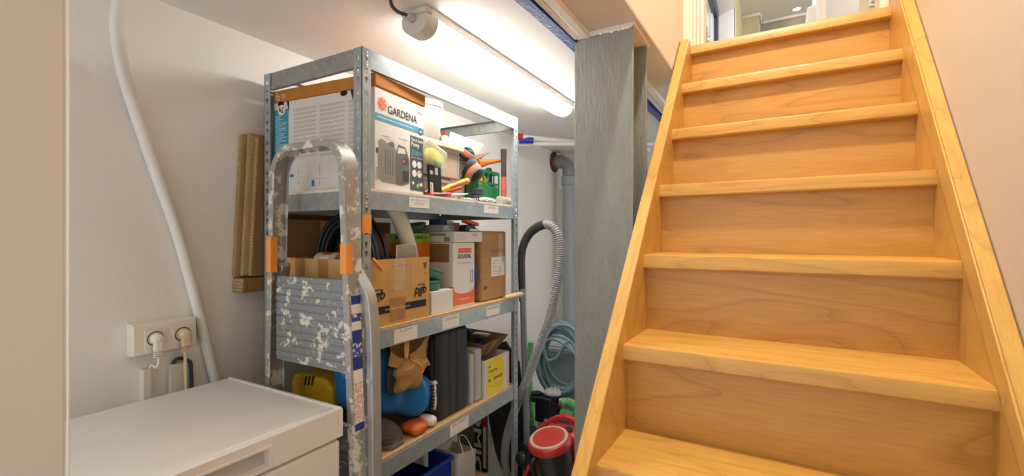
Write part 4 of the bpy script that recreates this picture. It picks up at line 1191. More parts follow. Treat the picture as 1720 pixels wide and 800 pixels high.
# paper tape roll, coil, bundles inside the carton
q = W(553, 437, 'y', 1.02)
t = thing('packing_tape', 'wide packing tape roll with red and white label in the brown carton', 'tape', (q.x, 1.02, q.z - .05))
c = Vector((q.x - .03, 1.03, q.z - 0.030))
ax = Vector((0.94, 0.34, 0)).normalized()
obj('roll', MB().lathe([(0.038, 0), (0.055, 0), (0.055, 0.075), (0.038, 0.075)], c - ax * .02, ax, 36), mat('tape_beige', 'cdbfa8', 0.35), t)
def wrap(par, name, c, ax, r, h0, h1, a0, a1, mt):
    q = Vector((0, 0, 1)).rotation_difference(ax); n = 10; mb = MB(); v = []; f = []
    for k in range(n + 1):
        a = a0 + (a1 - a0) * k / n
        for hh in (h0, h1):
            v.append(c + q @ Vector((r * math.cos(a), r * math.sin(a), hh)))
    f = [(2 * k, 2 * k + 1, 2 * k + 3, 2 * k + 2) for k in range(n)]
    mb.add(v, f); obj(name, mb, mt, par)
for i in range(12):
    a = 2 * math.pi * i / 12
    wrap(t, 'label', c - ax * .02, ax, 0.0554, 0.022, 0.055, a, a + .32, m_red if i % 2 else m_paper)
q = W(583, 440, 'y', 1.10)
t = thing('black_coil', 'thick black cable coil standing in the brown carton', 'coil', (q.x, 1.1, Z3 + .01))
rn = random.Random(2)
for i in range(9):
    rx, rz = 0.150 - .016 * (i % 3), 0.172 - .016 * (i % 3); yy = 1.075 + .017 * (i // 3)
    cx0 = -1.265
    P = [(cx0 + rx * math.cos(2 * math.pi * k / 48), yy + .004 * math.sin(2 * math.pi * k / 24 + i), Z3 + .008 + .180 + rz * math.sin(2 * math.pi * k / 48)) for k in range(48)]
    obj('loop', MB().tube(P, 0.0085, 8, closed=True), m_black, t)
q = W(600, 392, 'y', 1.15)
tag(obj('pink_bundle', MB().blob((-1.23, 1.17, Z3 + .245), (0.065, 0.035, 0.05), 2.2, 0.2, 20, 4), mat('dusty_pink', '8a5a6c', 0.7)), 'dusty pink cloth bundle inside the black coil', 'cloth')
tag(obj('blue_bundle', MB().blob((-1.235, 1.17, Z3 + .11), (0.10, 0.04, 0.085), 2.2, 0.2, 20, 5), mat('dull_blue', '35507e', 0.6)), 'blue plastic bundle under the pink cloth', 'bundle')
# flat carton standing along the back
t = boxthing('flat_carton', 'tall flat brown carton standing at the back of the middle shelf', 'carton', frame((-1.476, 0.972, Z3)), 0.035, 0.52, 0.345, m_cardd)
obj('tape_seam', MB().box(-1.4758, -1.4750, 1.13, 1.17, Z3, Z3 + .345), mat('brown_tape', 'a97d43', 0.35), t)
# green and orange carton
gy0 = 1.319; gx = -1.20
w = W(722, 410, 'x', gx).y - gy0; h = W(690, 392, 'x', gx).z - Z3
M = frame((gx, gy0, Z3)); d = 0.19
m_org_box = mat('orange_box', 'd8752b', 0.5); m_lime = mat('lime_box', '8ec63f', 0.5)
t = boxthing('green_orange_carton', 'lime green and orange carton behind the open brown carton', 'carton', M, d, w, h, m_org_box)
F = ffront(t, M); G = fleft(t, M, d)
gb = W(722, 407, 'x', gx).z - Z3
F.rect('green_band', 0, w, gb, h, m_lime); G.rect('green_band', 0, d, gb, h, m_lime)
F.text('OMNICOL', w * .2, gb + .012, w * .66, .014, m_ink, 0.01); G.text('OMNICOL', d * .55, gb + .012, d * .36, .014, m_ink, 0.01)
G.rects('printed_mark', [(d * .1, d * .4, gb + .006, gb + .012), (d * .12, d * .22, gb + .014, gb + .026)], mat('green_dark_print', '4f7a2c', .6))
q = Vector((gx - .045, gy0 + .055, Z3 + h + .001))
t = thing('teal_lid', 'shallow teal plastic dish lying on the green and orange carton', 'dish', q)  # teal plastic lid, laid loose on the carton
obj('dish', MB(frame(q + Vector((0, 0, .022)), 0, 14)).lathe([(0.030, -.016), (0.056, 0.004), (0.058, 0.010), (0.053, 0.010), (0.02, 0.0)], n=30), m_teal, t)
obj('foot', MB().lathe([(0.032, 0), (0.034, .003), (0.030, .014)], q, n=24), m_teal, t)
# white box with the two teal rolls
x0 = -1.072; y0, y1 = W(725, 500, 'x', x0).y, W(762, 500, 'x', x0).y
h = W(725, 491, 'x', x0).z - Z3
t = boxthing('white_box', 'small plain white box carrying two teal rolls', 'box', frame((x0, y0, Z3)), 0.11, y1 - y0 - .004, h, m_carton_w)
for k, lab in enumerate(('lower teal rubber roll lying flat on the small white box', 'upper teal rubber roll tilted on the lower one')):
    c = Vector((x0 - .048, y0 + .040 + .006 * k, Z3 + h + .001 + .046 * k))
    t = thing('teal_roll', lab, 'roll', c, 0, 'teal rolls')
    Mq = frame(c, 0, -14 * k, 8 * k)
    obj('roll', MB(Mq).lathe([(0.016, 0.003), (0.035, 0.0), (0.042, 0.006), (0.044, 0.020), (0.040, 0.036), (0.030, 0.040), (0.016, 0.036)], n=30), m_teal, t)
    obj('groove', MB(Mq).lathe([(0.0425, 0.026), (0.0435, 0.028), (0.0425, 0.030)], n=30), mat('dark_teal', '234a40', 0.5), t)
# white carton with orange foot
x0 = -1.09; y0, y1 = W(761, 450, 'x', x0).y, W(797, 450, 'x', x0).y
h = W(761, 408, 'x', x0).z - Z3
M = frame((x0, y0, Z3)); w = y1 - y0; d = 0.21
t = boxthing('white_orange_carton', 'white carton with an orange foot on the middle shelf', 'carton', M, d, w, h, m_carton_w)
F = ffront(t, M); G = fleft(t, M, d)
def zz(py): return W(779, py, 'x', x0).z - Z3
F.rect('orange_block', w * .22, w * .84, zz(425), zz(417), m_org_p)
F.text('SOUDAL', w * .20, zz(434), w * .64, zz(427) - zz(434), m_ink, 0.015)
F.text('Made in Belgium', w * .22, zz(443.5), w * .60, .008, m_inkg, 0.0)
L = []
for a in (.80, .89):
    L.append((w * a, w * a + .0025, zz(474), zz(455)))
    L.append((w * a - .002, w * a + .0045, zz(457), zz(455.5)))
F.rects('arrow_mark', L + [(w * .78, w * .93, zz(475), zz(474))], m_ink)
pts = [(w, zz(482))] + [(w * .5 + w * .46 * math.cos(a), zz(482) - (zz(482) - zz(493)) * math.sin(a) ** .7) for a in [math.pi * k / 16 for k in range(17)]] + [(0, zz(478)), (0, zz(511)), (w, zz(511))]
F.poly('orange_foot', pts, m_org_p)
F.text('www.soudal.com', w * .28, zz(503), w * .5, .007, m_paper, 0.01)
G.rect('orange_edge', d - .02, d, zz(511), zz(480), m_org_p)
G.rect('card_patch', d - .125, d - .018, h * .70, h * .98, m_cardd, 0.0015)
# flat white tray box on top of it
y0b, y1b = W(766, 400, 'x', -1.085).y, W(810, 400, 'x', -1.085).y
z0 = Z3 + h + .001
M = frame((-1.085, y0b - .012, z0)); hb = 0.043
t = boxthing('flat_white_box', 'flat white box lying across the white and orange carton', 'box', M, 0.22, y1b - y0b + .012, hb, m_carton_w)
F = ffront(t, M); G = fleft(t, M, .22)
F.rects('printed_text', [(.015 + .0, .07, .028, .031), (.015, .09, .020, .022), (.015, .08, .012, .014), (.12, .16, .026, .034)], m_inkl)
G.rects('printed_mark', [(.10, .18, .026, .036), (.17, .20, .004, .022)], m_inkg)
zt = z0 + hb + .001
M = frame((-1.13, y0b - .02, zt), 8)
t = boxthing('grey_tin', 'flat grey metal case on the flat white box', 'case', M, .13, .10, .026, m_galv, bevel=.004, part_name='shell')
obj('clasp', MB(M).box(0, .004, .04, .06, .010, .018), m_steel, t)
c = Vector((-1.12, y0b + .13, zt))
t = thing('staple_gun', 'black and orange hand tool lying on the flat white box', 'tool', c)
obj('body', MB(frame(c, 4)).prism([(-.045, 0), (.05, 0), (.055, .012), (.02, .030), (-.035, .028), (-.048, .014)], 'x', -.018, .016), m_black, t, bevel=.003)
obj('handle', MB(frame(c + Vector((0, .01, .032)), 4, -8)).box(-.016, .016, -.04, .055, 0, .014), m_org_p, t, bevel=.003)
obj('white_grip', MB(frame(c, 4)).box(.017, .024, -.02, .06, .002, .012), m_white, t, bevel=.002)
for k, (mm, lab) in enumerate(((mat('book_blue', '3b5d94', .5), 'blue thin box behind the black and orange hand tool'), (m_paper, 'white thin box behind the black and orange hand tool'), (m_red, 'red thin box behind the black and orange hand tool'))):
    o = obj('thin_box', MB().box(-1.26, -1.20, y0b + .045 + .046 * k, y0b + .089 + .046 * k, zt, zt + .052 - .006 * k), mm, bevel=.001)
    tag(o, lab, 'box', 'thin boxes on the flat white box')
# blue cable coil between the cartons
t = thing('blue_coil', 'dark blue cable coil standing between two cartons', 'coil', (-1.205, 1.615, Z3))
for i in range(6):
    rr = 0.112 - .010 * (i % 3)
    P = [(-1.205 + rr * math.cos(2 * math.pi * k / 40), 1.603 + .013 * (i % 3) + .003 * math.sin(k * .3 + i), Z3 + .117 + rr * 1.0 * math.sin(2 * math.pi * k / 40)) for k in range(40)]
    obj('loop', MB().tube(P, 0.0055, 8, closed=True), mat('cable_blue', '2c4590', 0.45), t)
# brown carton at the far end
x0 = -1.09; y0, y1 = 1.642, 1.848
h = W(808, 388, 'x', x0).z - Z3
M = frame((x0, y0, Z3)); w = y1 - y0
t = boxthing('brown_carton', 'tall worn brown carton with a white address label near the far rack post', 'carton', M, .24, w, h, card_mat('worn_card', 'b08a5c', 'z', 60, .06), bevel=.009)
F = ffront(t, M)
F.rect('address_label', w * .36, w * .92, h * .34, h * .62, m_paper)
rn = random.Random(8)
F.rects('printed_text', [(w * .40, w * (.46 + .2 * rn.random()), h * (.38 + .03 * k), h * (.386 + .03 * k)) for k in range(7)] + [(w * .66, w * (.72 + .1 * rn.random()), h * (.37 + .03 * k), h * (.378 + .03 * k)) for k in range(4)], m_inkg, .001)
F.text('C', w * .82, h * .545, .012, .020, m_ink, .03)
F.text('BOX STAAL', w * .38, h * .68, w * .58, h * .062, m_inkg, .0)
F.rects('printed_text', [(w * .38, w * .52, h * .635, h * .65)], m_inkg)
F.rect('tape_strip', w * .66, w * .86, h * .62, h - .01, mat('clear_tape', 'c2a684', 0.3), .0005)
F.rects('printed_mark', [(w * .08, w * .11, h * .17, h * .21), (w * .13, w * .15, h * .18, h * .215), (w * .17, w * .20, h * .185, h * .22)], m_ink)
a, b = W(850, 491, 'x', -1.045), W(878, 491, 'x', -1.03)
tag(obj('wooden_handle', MB().tube([(-1.040, a.y - .02, LV[2] + .014), (-1.036, a.y + .05, LV[2] + .015), (-1.034, b.y - .01, LV[2] + .015), (-1.034, b.y, LV[2] + .015)], [0.009, 0.0135, 0.0135, 0.010], 14), mat('pale_wood', 'd9bd98', 0.6, var=0.1, stretch=(1, .1, 1), scale=40)), 'pale wooden handle sticking out past the rack post', 'handle')

# --- lower shelf
q = W(522, 645, 'y', 1.02)
t = thing('yellow_power_tool', 'yellow power tool with black vents on the lower shelf behind the ladder', 'tool', (-1.40, 1.05, Z4))
yt = 1.0
A, B = W(489, 668, 'y', yt), W(558, 668, 'y', yt)
zt1, zt2 = W(503, 630, 'y', yt).z, W(558, 648, 'y', yt).z
obj('body', MB().prism([(A.x, Z4), (A.x + .105, Z4), (A.x + .105, Z4 + .11), (B.x, Z4 + .118), (B.x, zt2 - .012), (B.x - .04, zt2 + .014), (A.x + .045, zt1 + .006), (A.x + .012, zt1 - .004), (A.x, zt1 - .03)], 'y', yt, 1.10), m_yellow, t, bevel=.010, seg=3)
for k in range(3):
    qq = W(513 + 6 * k, 640, 'y', yt - .001)
    obj('vent', MB(frame(qq, 0, 0, 14)).box(-.0035, .0035, -.001, .002, -.016, .016), m_black, t)
obj('handle', MB().tube(cr([(B.x - .02, 1.05, Z4 + .135), (B.x + .012, 1.045, Z4 + .14), (B.x + .022, 1.05, Z4 + .125)], 8), .022, 14), m_black, t)
# blue bag
t = thing('blue_bag', 'bulging shiny blue plastic sack on the lower shelf', 'bag', (-1.16, 1.15, .6))
m_bag = mat('blue_sack', '2277c4', 0.28, var=0.12, scale=6, bump=0.25, bscale=18)
secs = [(.972, .74, .80, .10, .6), (.985, .71, .865, .02, 1), (1.03, .685, .89, 0, 1), (1.10, .662, .885, 0, 1), (1.15, .642, .86, -.002, 1), (1.20, .622, .805, 0, 1), (1.25, .602, .770, .0, 1), (1.295, .592, .750, .0, 1), (1.322, .590, .732, .003, 1), (1.330, .605, .715, .012, .95)]
fine = []
for i in range(len(secs) - 1):
    for k in range(4):
        t_ = k / 4; fine.append([a_ + (b_ - a_) * t_ for a_, b_ in zip(secs[i], secs[i + 1])])
fine.append(list(secs[-1]))
n = 40; v = []; f = []
for (yy, z0_, z1_, inset, ks) in fine:
    for k in range(n):
        a_ = 2 * math.pi * k / n; c_, s_ = math.cos(a_), math.sin(a_)
        hd = .050 + .026 * min(1, max(0, (yy - 1.08) / .1)); p = Vector((-1.122 + .026 * min(1, max(0, (yy - 1.19) / .07)) - hd + (hd - inset * .5) * ks * math.copysign(abs(c_) ** .62, c_), yy, (z0_ + z1_) / 2 + (z1_ - z0_) / 2 * math.copysign(abs(s_) ** .62, s_)))
        w_ = noise.noise(Vector((p.x * 9, p.y * 16, p.z * 9))) * .016 + noise.noise(p * 34) * .005
        v.append(p + Vector((c_, 0, s_)) * w_)
for i in range(len(fine) - 1):
    f += [(i * n + k, i * n + (k + 1) % n, (i + 1) * n + (k + 1) % n, (i + 1) * n + k) for k in range(n)]
f += [tuple(range(n)), tuple(range((len(fine) - 1) * n, len(fine) * n))]
mb = MB(); mb.add(v, f)
obj('sack', mb, m_bag, t, smooth=60)
mb = MB()
for k in range(8):
    z = .603 + .0125 * k
    mb.box(-1.106, -1.090 - .0012 * abs(k - 3.5), 1.311 - .002 * (k % 2), 1.329, z, z + .0072)
obj('printed_seam', mb, m_ink, t, smooth=0)
obj('seam_edge', MB().blob((-1.108, 1.333, .650), (.020, .006, .056), 3, .3, 40, 0, 24, 12), m_paper, t)
obj('sack_tip', MB().blob((-1.098, 1.338, .705), (.010, .015, .009), 2, .3, 60, 3, 16, 10), m_white, t)
# orange and white bag below it
t = thing('orange_bag', 'orange and white plastic bag squeezed under the blue sack', 'bag', (-1.12, 1.24, Z4))
obj('orange_part', MB().blob((-1.105, 1.236, Z4 + .019), (.042, .046, .018), 2.6, .25, 30, 2), mat('sack_orange', 'd96a24', .4), t)
obj('white_part', MB().blob((-1.105, 1.302, Z4 + .020), (.040, .024, .019), 2.4, .12, 22, 4), m_paper, t)
# shoes
m_shoe = mat('grey_suede', '5d5952', 0.8, var=0.18, scale=30, bump=0.3, bscale=200)
m_sole = mat('grey_sole', '77736b', 0.7, var=0.1)
def shoe(label, x, y, rz):
    t = thing('shoe', label, 'shoe', (x, y, Z4), rz, 'pair of worn grey shoes')
    M = frame((x, y, Z4), rz)
    secs = [(0.0, .022, .026), (-.010, .037, .044), (-.035, .045, .058), (-.075, .048, .062), (-.12, .045, .070), (-.17, .040, .074), (-.22, .037, .072), (-.245, .028, .060), (-.255, .012, .040)]
    n = 18; v = []; f = []
    for (sx, hw, hh) in secs:
        for k in range(n):
            a = 2 * math.pi * k / n
            c_, s_ = math.cos(a), math.sin(a)
            v.append((sx, hw * math.copysign(abs(c_) ** .8, c_), .016 + (hh * max(0, s_) ** .9 if s_ > 0 else s_ * .004)))
    for i in range(len(secs) - 1):
        f += [(i * n + k, i * n + (k + 1) % n, (i + 1) * n + (k + 1) % n, (i + 1) * n + k) for k in range(n)]
    f += [tuple(range(n)), tuple(range((len(secs) - 1) * n, len(secs) * n))]
    mb = MB(M); mb.add(v, f); obj('upper', mb, m_shoe, t, smooth=60)
    pl = [(sx + (.004 if i == 0 else 0), hw + .003) for i, (sx, hw, hh) in enumerate(secs)] + [(sx + (.004 if i == 0 else 0), -hw - .003) for i, (sx, hw, hh) in reversed(list(enumerate(secs)))]
    obj('sole', MB(M).prism(pl, 'z', 0, .016), m_sole, t, bevel=.003)
    for k in range(3):
        z = .022 + .009 * k
        P = [(-.075 + .0, -.047 + .001 * k, z)] + [(.0015 + secs_x, yy, z) for secs_x, yy in ((-.030, -.043), (-.012, -.034), (-.002 - .002 * k, -.016), (-.001 - .002 * k, 0), (-.002 - .002 * k, .016), (-.012, .034), (-.030, .043))] + [(-.075, .047 - .001 * k, z)]
        obj('toe_rib', MB(M).tube(cr(P, 4), .0013, 6), m_sole, t)
    obj('opening', MB(M).lathe([(.012, .0), (.026, .001), (.028, .004), (.022, .004)], (-.20, 0, .083), n=20), m_dark, t)
shoe('grey shoe in front of the orange bag, toe to the room', -1.075, 1.118, 2)
shoe('grey shoe beside the near rack post, toe to the room', -1.062, 1.008, 0)
# brown paper bag
q = W(688, 628, 'x', -1.082)
t = thing('paper_bag', 'crumpled brown paper bag with a handle on top of the blue sack', 'bag', (q.x, q.y, q.z - .06))
m_kraft = mat('kraft_paper', 'b08a58', 0.75, var=0.10, scale=12, bump=0.4, bscale=40)
obj('crumpled_body', MB().blob((q.x - .004, q.y + .002, q.z), (.030, .066, .056), 2.6, .45, 24, 9, 24, 15), m_kraft, t, smooth=0)
def sheet(pts_a, pts_b, nm, par, mt, th=.0018, amp=.008, seed=0):
    a = cr(pts_a, 5); b = cr(pts_b, 5); n = min(len(a), len(b)) - 1
    def fn(u, v):
        i = min(n, int(round(u * n))); p = a[i].lerp(b[i], v)
        return p + Vector((1, .4, .3)) * (amp * noise.noise(p * 26 + Vector((seed, 0, 0))))
    obj(nm, MB().grid(fn, n, 5), mt, par, smooth=0, solid=th)
sheet([W(652, 566, 'x', -1.115), W(686, 560, 'x', -1.115), W(719, 553, 'x', -1.105)], [W(660, 612, 'x', -1.105), W(688, 606, 'x', -1.10), W(716, 612, 'x', -1.095)], 'back_panel', t, mat('kraft_shaded', '8a6840', .8), seed=3)  # darker kraft colour puts in the shade inside the open bag
sheet([W(721, 556, 'x', -1.09), W(719, 572, 'x', -1.085), W(714, 588, 'x', -1.08), W(722, 614, 'x', -1.085)], [W(703, 588, 'x', -1.075), W(694, 593, 'x', -1.07), W(688, 599, 'x', -1.07), W(702, 618, 'x', -1.068)], 'front_fold', t, m_kraft, amp=.004, seed=5)
sheet([W(656, 590, 'x', -1.10), W(668, 600, 'x', -1.09), W(690, 604, 'x', -1.075), W(706, 618, 'x', -1.072)], [W(652, 615, 'x', -1.10), W(664, 618, 'x', -1.085), W(690, 620, 'x', -1.062), W(700, 632, 'x', -1.066)], 'front_rim', t, m_kraft, amp=.005, seed=8)
sheet([W(684, 556, 'x', -1.078), W(679, 580, 'x', -1.075), W(680, 602, 'x', -1.07)], [W(690, 556, 'x', -1.078), W(687, 580, 'x', -1.075), W(685, 602, 'x', -1.07)], 'paper_handle', t, mat('kraft_light', 'c9a46e', .7), amp=.002)
obj('orange_cord', MB().tube(cr([W(690, 604, 'x', -1.062), W(704, 612, 'x', -1.058), W(711, 622, 'x', -1.058), W(708, 628, 'x', -1.06)], 8), .0022, 8), m_orange, t)
tag(obj('dark_pouch', MB().blob(W(664, 636, 'x', -1.105), (.013, .045, .052), 2.6, .2, 18, 6), mat('dark_fabric', '39383a', .7)), 'dark grey pouch between the paper bag and the blue sack', 'pouch')
# black hard case
y0, y1 = 1.338, 1.532; x0 = -1.08; h = W(740, 553, 'x', x0).z - Z4 - .012
t = thing('black_case', 'large black hard plastic tool case standing upright', 'case', (-1.24, (y0 + y1) / 2, Z4))
m1, m2 = y0 + .074, y0 + .104
obj('shell', MB().box(x0 - .33, x0, y0, m1, Z4, Z4 + h), m_hblack, t, bevel=.020, seg=4)
obj('shell', MB().box(x0 - .33, x0, m2, y1, Z4, Z4 + h), m_hblack, t, bevel=.020, seg=4)
obj('middle_band', MB().box(x0 - .326, x0 - .002, m1 - .012, m2 + .012, Z4 + .004, Z4 + h - .002), m_hblack, t, bevel=.012, seg=3)
obj('side_bulge', MB().box(x0 - .30, x0 - .028, y0 - .004, y0 + .01, Z4 + .012, Z4 + h - .028), m_hblack, t, bevel=.014, seg=3)
# grey case
y0, y1 = 1.548, 1.628; h = W(800, 588, 'x', x0).z - Z4
t = thing('grey_case', 'slim light grey plastic case between the black case and the yellow labelled box', 'case', (-1.2, 1.588, Z4))
obj('shell', MB().box(x0 - .26, x0 - .004, y0, y0 + .030, Z4, Z4 + h - .014), m_lgrey, t, bevel=.007, seg=3)
obj('shell', MB().box(x0 - .26, x0, y0 + .036, y1, Z4, Z4 + h), m_lgrey, t, bevel=.009, seg=3)
obj('seam', MB().box(x0 - .25, x0 - .012, y0 + .029, y0 + .037, Z4 + .006, Z4 + h - .02), m_grey, t)
# white box with yellow label
x0 = -1.072; y0, y1 = W(814, 640, 'x', x0).y, W(857, 640, 'x', x0).y
y1 = min(y1, 1.845); h = W(815, 607, 'x', x0).z - Z4
M = frame((x0, y0, Z4)); w = y1 - y0
t = open_box('labelled_box', 'open white carton with a large yellow label on the lower shelf', 'carton', M, .20, w, h, m_carton_w)
F = ffront(t, M)
a0, a1 = w * .07, w * .75
F.rect('yellow_label', a0, a1, .004, h - .003, m_yel)
lw = a1 - a0
F.text('66', a0 + lw * .10, h * .77, lw * .14, .011, m_ink, .01)
F.text('DE NOPPEL', a0 + lw * .10, h * .62, lw * .55, .011, m_ink, .0)
F.rects('printed_text', [(a0 + lw * .10, a0 + lw * .45, h * .54, h * .55), (a0 + lw * .12, a0 + lw * .9, h * .90, h * .905), (a0 + lw * .5, a0 + lw * .9, h * .25, h * .26), (a0 + lw * .45, a0 + lw * .95, h * .18, h * .19)], m_inkg, .001)
F.text('Rit:', a0 + lw * .10, h * .38, lw * .16, .013, m_ink, .015)
F.text('SKWAUER', a0 + lw * .38, h * .38, lw * .55, .014, m_ink, .015)
F.text('Coule', a0 + lw * .12, h * .24, lw * .22, .009, m_inkg, .0)
tag(obj('brown_block', MB().box(-1.16, -1.095, 1.849, 1.875, Z4, Z4 + .09), m_cardd, bevel=.002), 'small brown box squeezed beside the far rack post', 'box')
# open tilted brown carton with cables on top
z0 = Z4 + h + .002
tr = [W(812, 581, 'x', -1.085), W(853, 562, 'x', -1.085)]
zt = (tr[0].z + tr[1].z) / 2
o8 = [(-1.125, 1.645, z0), (-1.125, 1.80, z0), (-1.335, 1.80, z0), (-1.335, 1.645, z0)]
r8 = [(-1.085, tr[0].y, tr[0].z), (-1.085, tr[1].y, tr[1].z), (-1.395, tr[1].y, zt + .012), (-1.395, 1.60, zt + .03)]
t = thing('cable_carton', 'open brown carton full of cables on the yellow labelled box', 'carton', (-1.23, 1.72, z0))
mb = MB()
for i in range(4):
    j = (i + 1) % 4
    mb.add([o8[i], o8[j], r8[j], r8[i]], [(0, 1, 2, 3)])
mb.add(o8, [(0, 1, 2, 3)])
obj('carton', mb, m_cardd, t, solid=.004, weld=True, smooth=0)
obj('tape_strip', MB().add([Vector(r8[0]).lerp(Vector(r8[1]), .40) + Vector((.003, 0, 0)), Vector(r8[0]).lerp(Vector(r8[1]), .62) + Vector((.003, 0, 0)), Vector(o8[0]).lerp(Vector(o8[1]), .62) + Vector((.003, 0, 0)), Vector(o8[0]).lerp(Vector(o8[1]), .40) + Vector((.003, 0, 0))], [(0, 1, 2, 3)]), mat('brown_tape', 'a97d43', 0.35), t)
for k, (mm, lab, r_) in enumerate(((mat('cable_blue', '2c4590', .45), 'thick blue cable arching in the open cable carton', .011), (m_rubber, 'grey cable loops in the open cable carton', .007), (m_black, 'black cable loops at the bottom of the cable carton', .008))):
    rn = random.Random(k + 3)
    P = []
    for i in range(22):
        a = i * .75
        rr = .065 - .015 * k
        P.append((-1.235 - .02 * k + rr * 1.2 * math.cos(a), 1.72 + .022 * k + rr * .8 * math.sin(a), z0 + .016 + .004 * k + .014 * k + .0016 * i))
    tag(obj('cable_bundle', MB().tube(cr(P, 5), r_, 8), mm), lab, 'cable', 'cables in the open carton')
q = Vector((-1.16, 1.66, z0 + .06))
tag(obj('foil_pack', MB().blob((-1.19, 1.775, z0 + .070), (.05, .035, .012), 3, .3, 40, 3), mat('grey_foil', '9a948a', .3, .5)), 'crumpled grey foil pack on the cables', 'pack')

# --- bottom shelf
x0 = -1.085; y1 = W(757, 767, 'x', x0).y; zr_ = W(757, 767, 'x', x0).z; y0 = 1.06; d = .36
t = thing('blue_crate', 'dark blue plastic crate on the bottom shelf', 'crate', (x0 - d / 2, (y0 + y1) / 2, Z5))
mb = MB(); th = .005
mb.box(x0 - th, x0, y0, y1, Z5, zr_); mb.box(x0 - d, x0 - d + th, y0, y1, Z5, zr_); mb.box(x0 - d, x0, y0, y0 + th, Z5, zr_); mb.box(x0 - d, x0, y1 - th, y1, Z5, zr_ - .07)
mb.box(x0 - d, x0 - d * .70, y1 - th, y1, zr_ - .07, zr_); mb.box(x0 - d * .30, x0, y1 - th, y1, zr_ - .07, zr_)
mb.box(x0 - d, x0, y0, y1, Z5, Z5 + .004)
obj('tub', mb, m_blue, t)
mb = MB(); e = .010
mb.box(x0 - .002, x0 + e, y0 - e, y1 + e, zr_ - .014, zr_ + .002); mb.box(x0 - d - e, x0 - d + .002, y0 - e, y1 + e, zr_ - .014, zr_ + .002)
mb.box(x0 - d, x0, y0 - e, y0 + .002, zr_ - .014, zr_ + .002); mb.box(x0 - d, x0, y1 - .002, y1 + e, zr_ - .014, zr_ + .002)
obj('rim', mb, m_blue, t, bevel=.003)
t = thing('storage_tub', 'smaller blue tub nested inside the dark blue crate', 'tub', (-1.22, 1.19, Z5 + .006))
mb = MB().lathe([(.06, 0), (.072, .2), (.076, .2), (.076, .206), (.07, .206), (.058, .006)], (-1.22, 1.19, Z5 + .006), n=28)
obj('tub', mb, m_blue, t)
tag(obj('clear_jar', MB().lathe([(.034, 0), (.036, .01), (.036, .19), (.034, .20)], (-1.20, 1.325, Z5 + .006), n=24), mat('clear_jar_plastic', 'b9c2cc', .2, trans=.6)), 'clear plastic jar inside the dark blue crate', 'jar')
# white paper carrier bag
A, B = W(770, 763, 'x', -1.10), W(799, 754, 'x', -1.12)
C_ = Vector((-1.235, A.y - .005, A.z)); D_ = Vector((-1.25, B.y + .01, B.z))
t = thing('carrier_bag', 'white paper carrier bag with string handles on the bottom shelf', 'bag', (-1.17, (A.y + B.y) / 2, Z5))
lo = [Vector((-1.112, A.y + .008, Z5)), Vector((-1.122, B.y - .012, Z5)), Vector((-1.225, B.y - .005, Z5)), Vector((-1.22, A.y + .003, Z5))]
hi = [A, B, D_, C_]
for i, nm in enumerate(('front_panel', 'side_panel', 'back_panel', 'side_panel')):
    j = (i + 1) % 4
    obj(nm, MB().add([lo[i], lo[j], hi[j], hi[i]], [(0, 1, 2, 3)]), m_paper, t, solid=.0012, smooth=0)
obj('bottom', MB().add(lo, [(0, 1, 2, 3)]), m_paper, t, solid=.001, smooth=0)
for (p, q2) in ((A, B), (C_, D_)):
    s = Vector((0.004, 0, 0)) if p is A else Vector((-.004, 0, 0))
    u = p.lerp(q2, .22) + s; v2 = p.lerp(q2, .75) + s
    obj('string_handle', MB().tube(cr([u - Vector((0, 0, .02)), u, u + Vector((-.03, .01, .055)), v2 + Vector((-.03, -.01, .055)), v2, v2 - Vector((0, 0, .02))], 6), .0024, 8), m_white, t)

# ------------------------------------------------------------------ far end beyond the rack
# ski with lettering, snowboard
yS = 2.03
a, b = W(796, 740, 'y', yS).x, W(818, 740, 'y', yS).x
t = thing('ski', 'black and red ski with big white letters standing past the rack', 'ski', ((a + b) / 2, yS, 0))
wS = b - a; zT = .60
prof = [(a, 0), (b, 0), (b - wS * .05, zT * .5), (b, zT - .04), (b - wS * .25, zT), (a + wS * .25, zT), (a, zT - .04), (a + wS * .05, zT * .5)]
obj('core', MB().prism(prof, 'y', yS, yS + .014), m_black, t, bevel=.002)
Fs = Face(t, (a, yS, 0), (1, 0, 0), (0, 0, 1))
Fs.rect('red_stripe', wS * .62, wS * .96, .24, zT - .06, m_red)
Fs.rect('white_stripe', wS * .62, wS * .74, .30, zT - .06, m_paper, .0010)
Fs.rect('white_stripe', wS * .70, wS * .95, .02, .24, m_paper)
text(t, 'ATOMIC', (a + wS * .04, yS, zT - .06), (0, 0, -1), (1, 0, 0), .56, wS * .54, m_paper, .03, .0014)
o = obj('grey_board', MB().box(W(770, 700, 'y', 2.10).x, W(800, 700, 'y', 2.10).x, 2.09, 2.105, 0, .62), mat('panel_grey', '6e6c66', .6), bevel=.002)
tag(o, 'dark grey board standing behind the ski', 'panel')
yB = 1.98
def X(px, py): p = W(px, py, 'y', yB); return (p.x, p.z)
P = [X(872, 640), X(880, 700), X(880, 780), X(878, 830), X(862, 850), X(846, 830), X(832, 790), X(822, 740), X(818, 700), X(816, 650), X(822, 610), X(850, 605)]
low = min(q for _, q in P)
P = [(p, max(0.0, q - low)) for p, q in P]
t = thing('snowboard', 'dark grey curved snowboard standing behind the vacuum hose', 'snowboard', (P[2][0] - .08, yB, 0))
obj('deck', MB().prism(P, 'y', yB, yB + .012), mat('deck_grey', '303236', .35, var=.2, scale=12), t)
cc = Vector((sum(p for p, _ in P) / len(P), 0, sum(q for _, q in P) / len(P)))
obj('edge', MB().tube([(p, yB + .006, q) for p, q in P], .004, 8, closed=True), m_lgrey, t)
# grey ring connector seen over the hose
q = W(848, 688, 'y', 2.0)

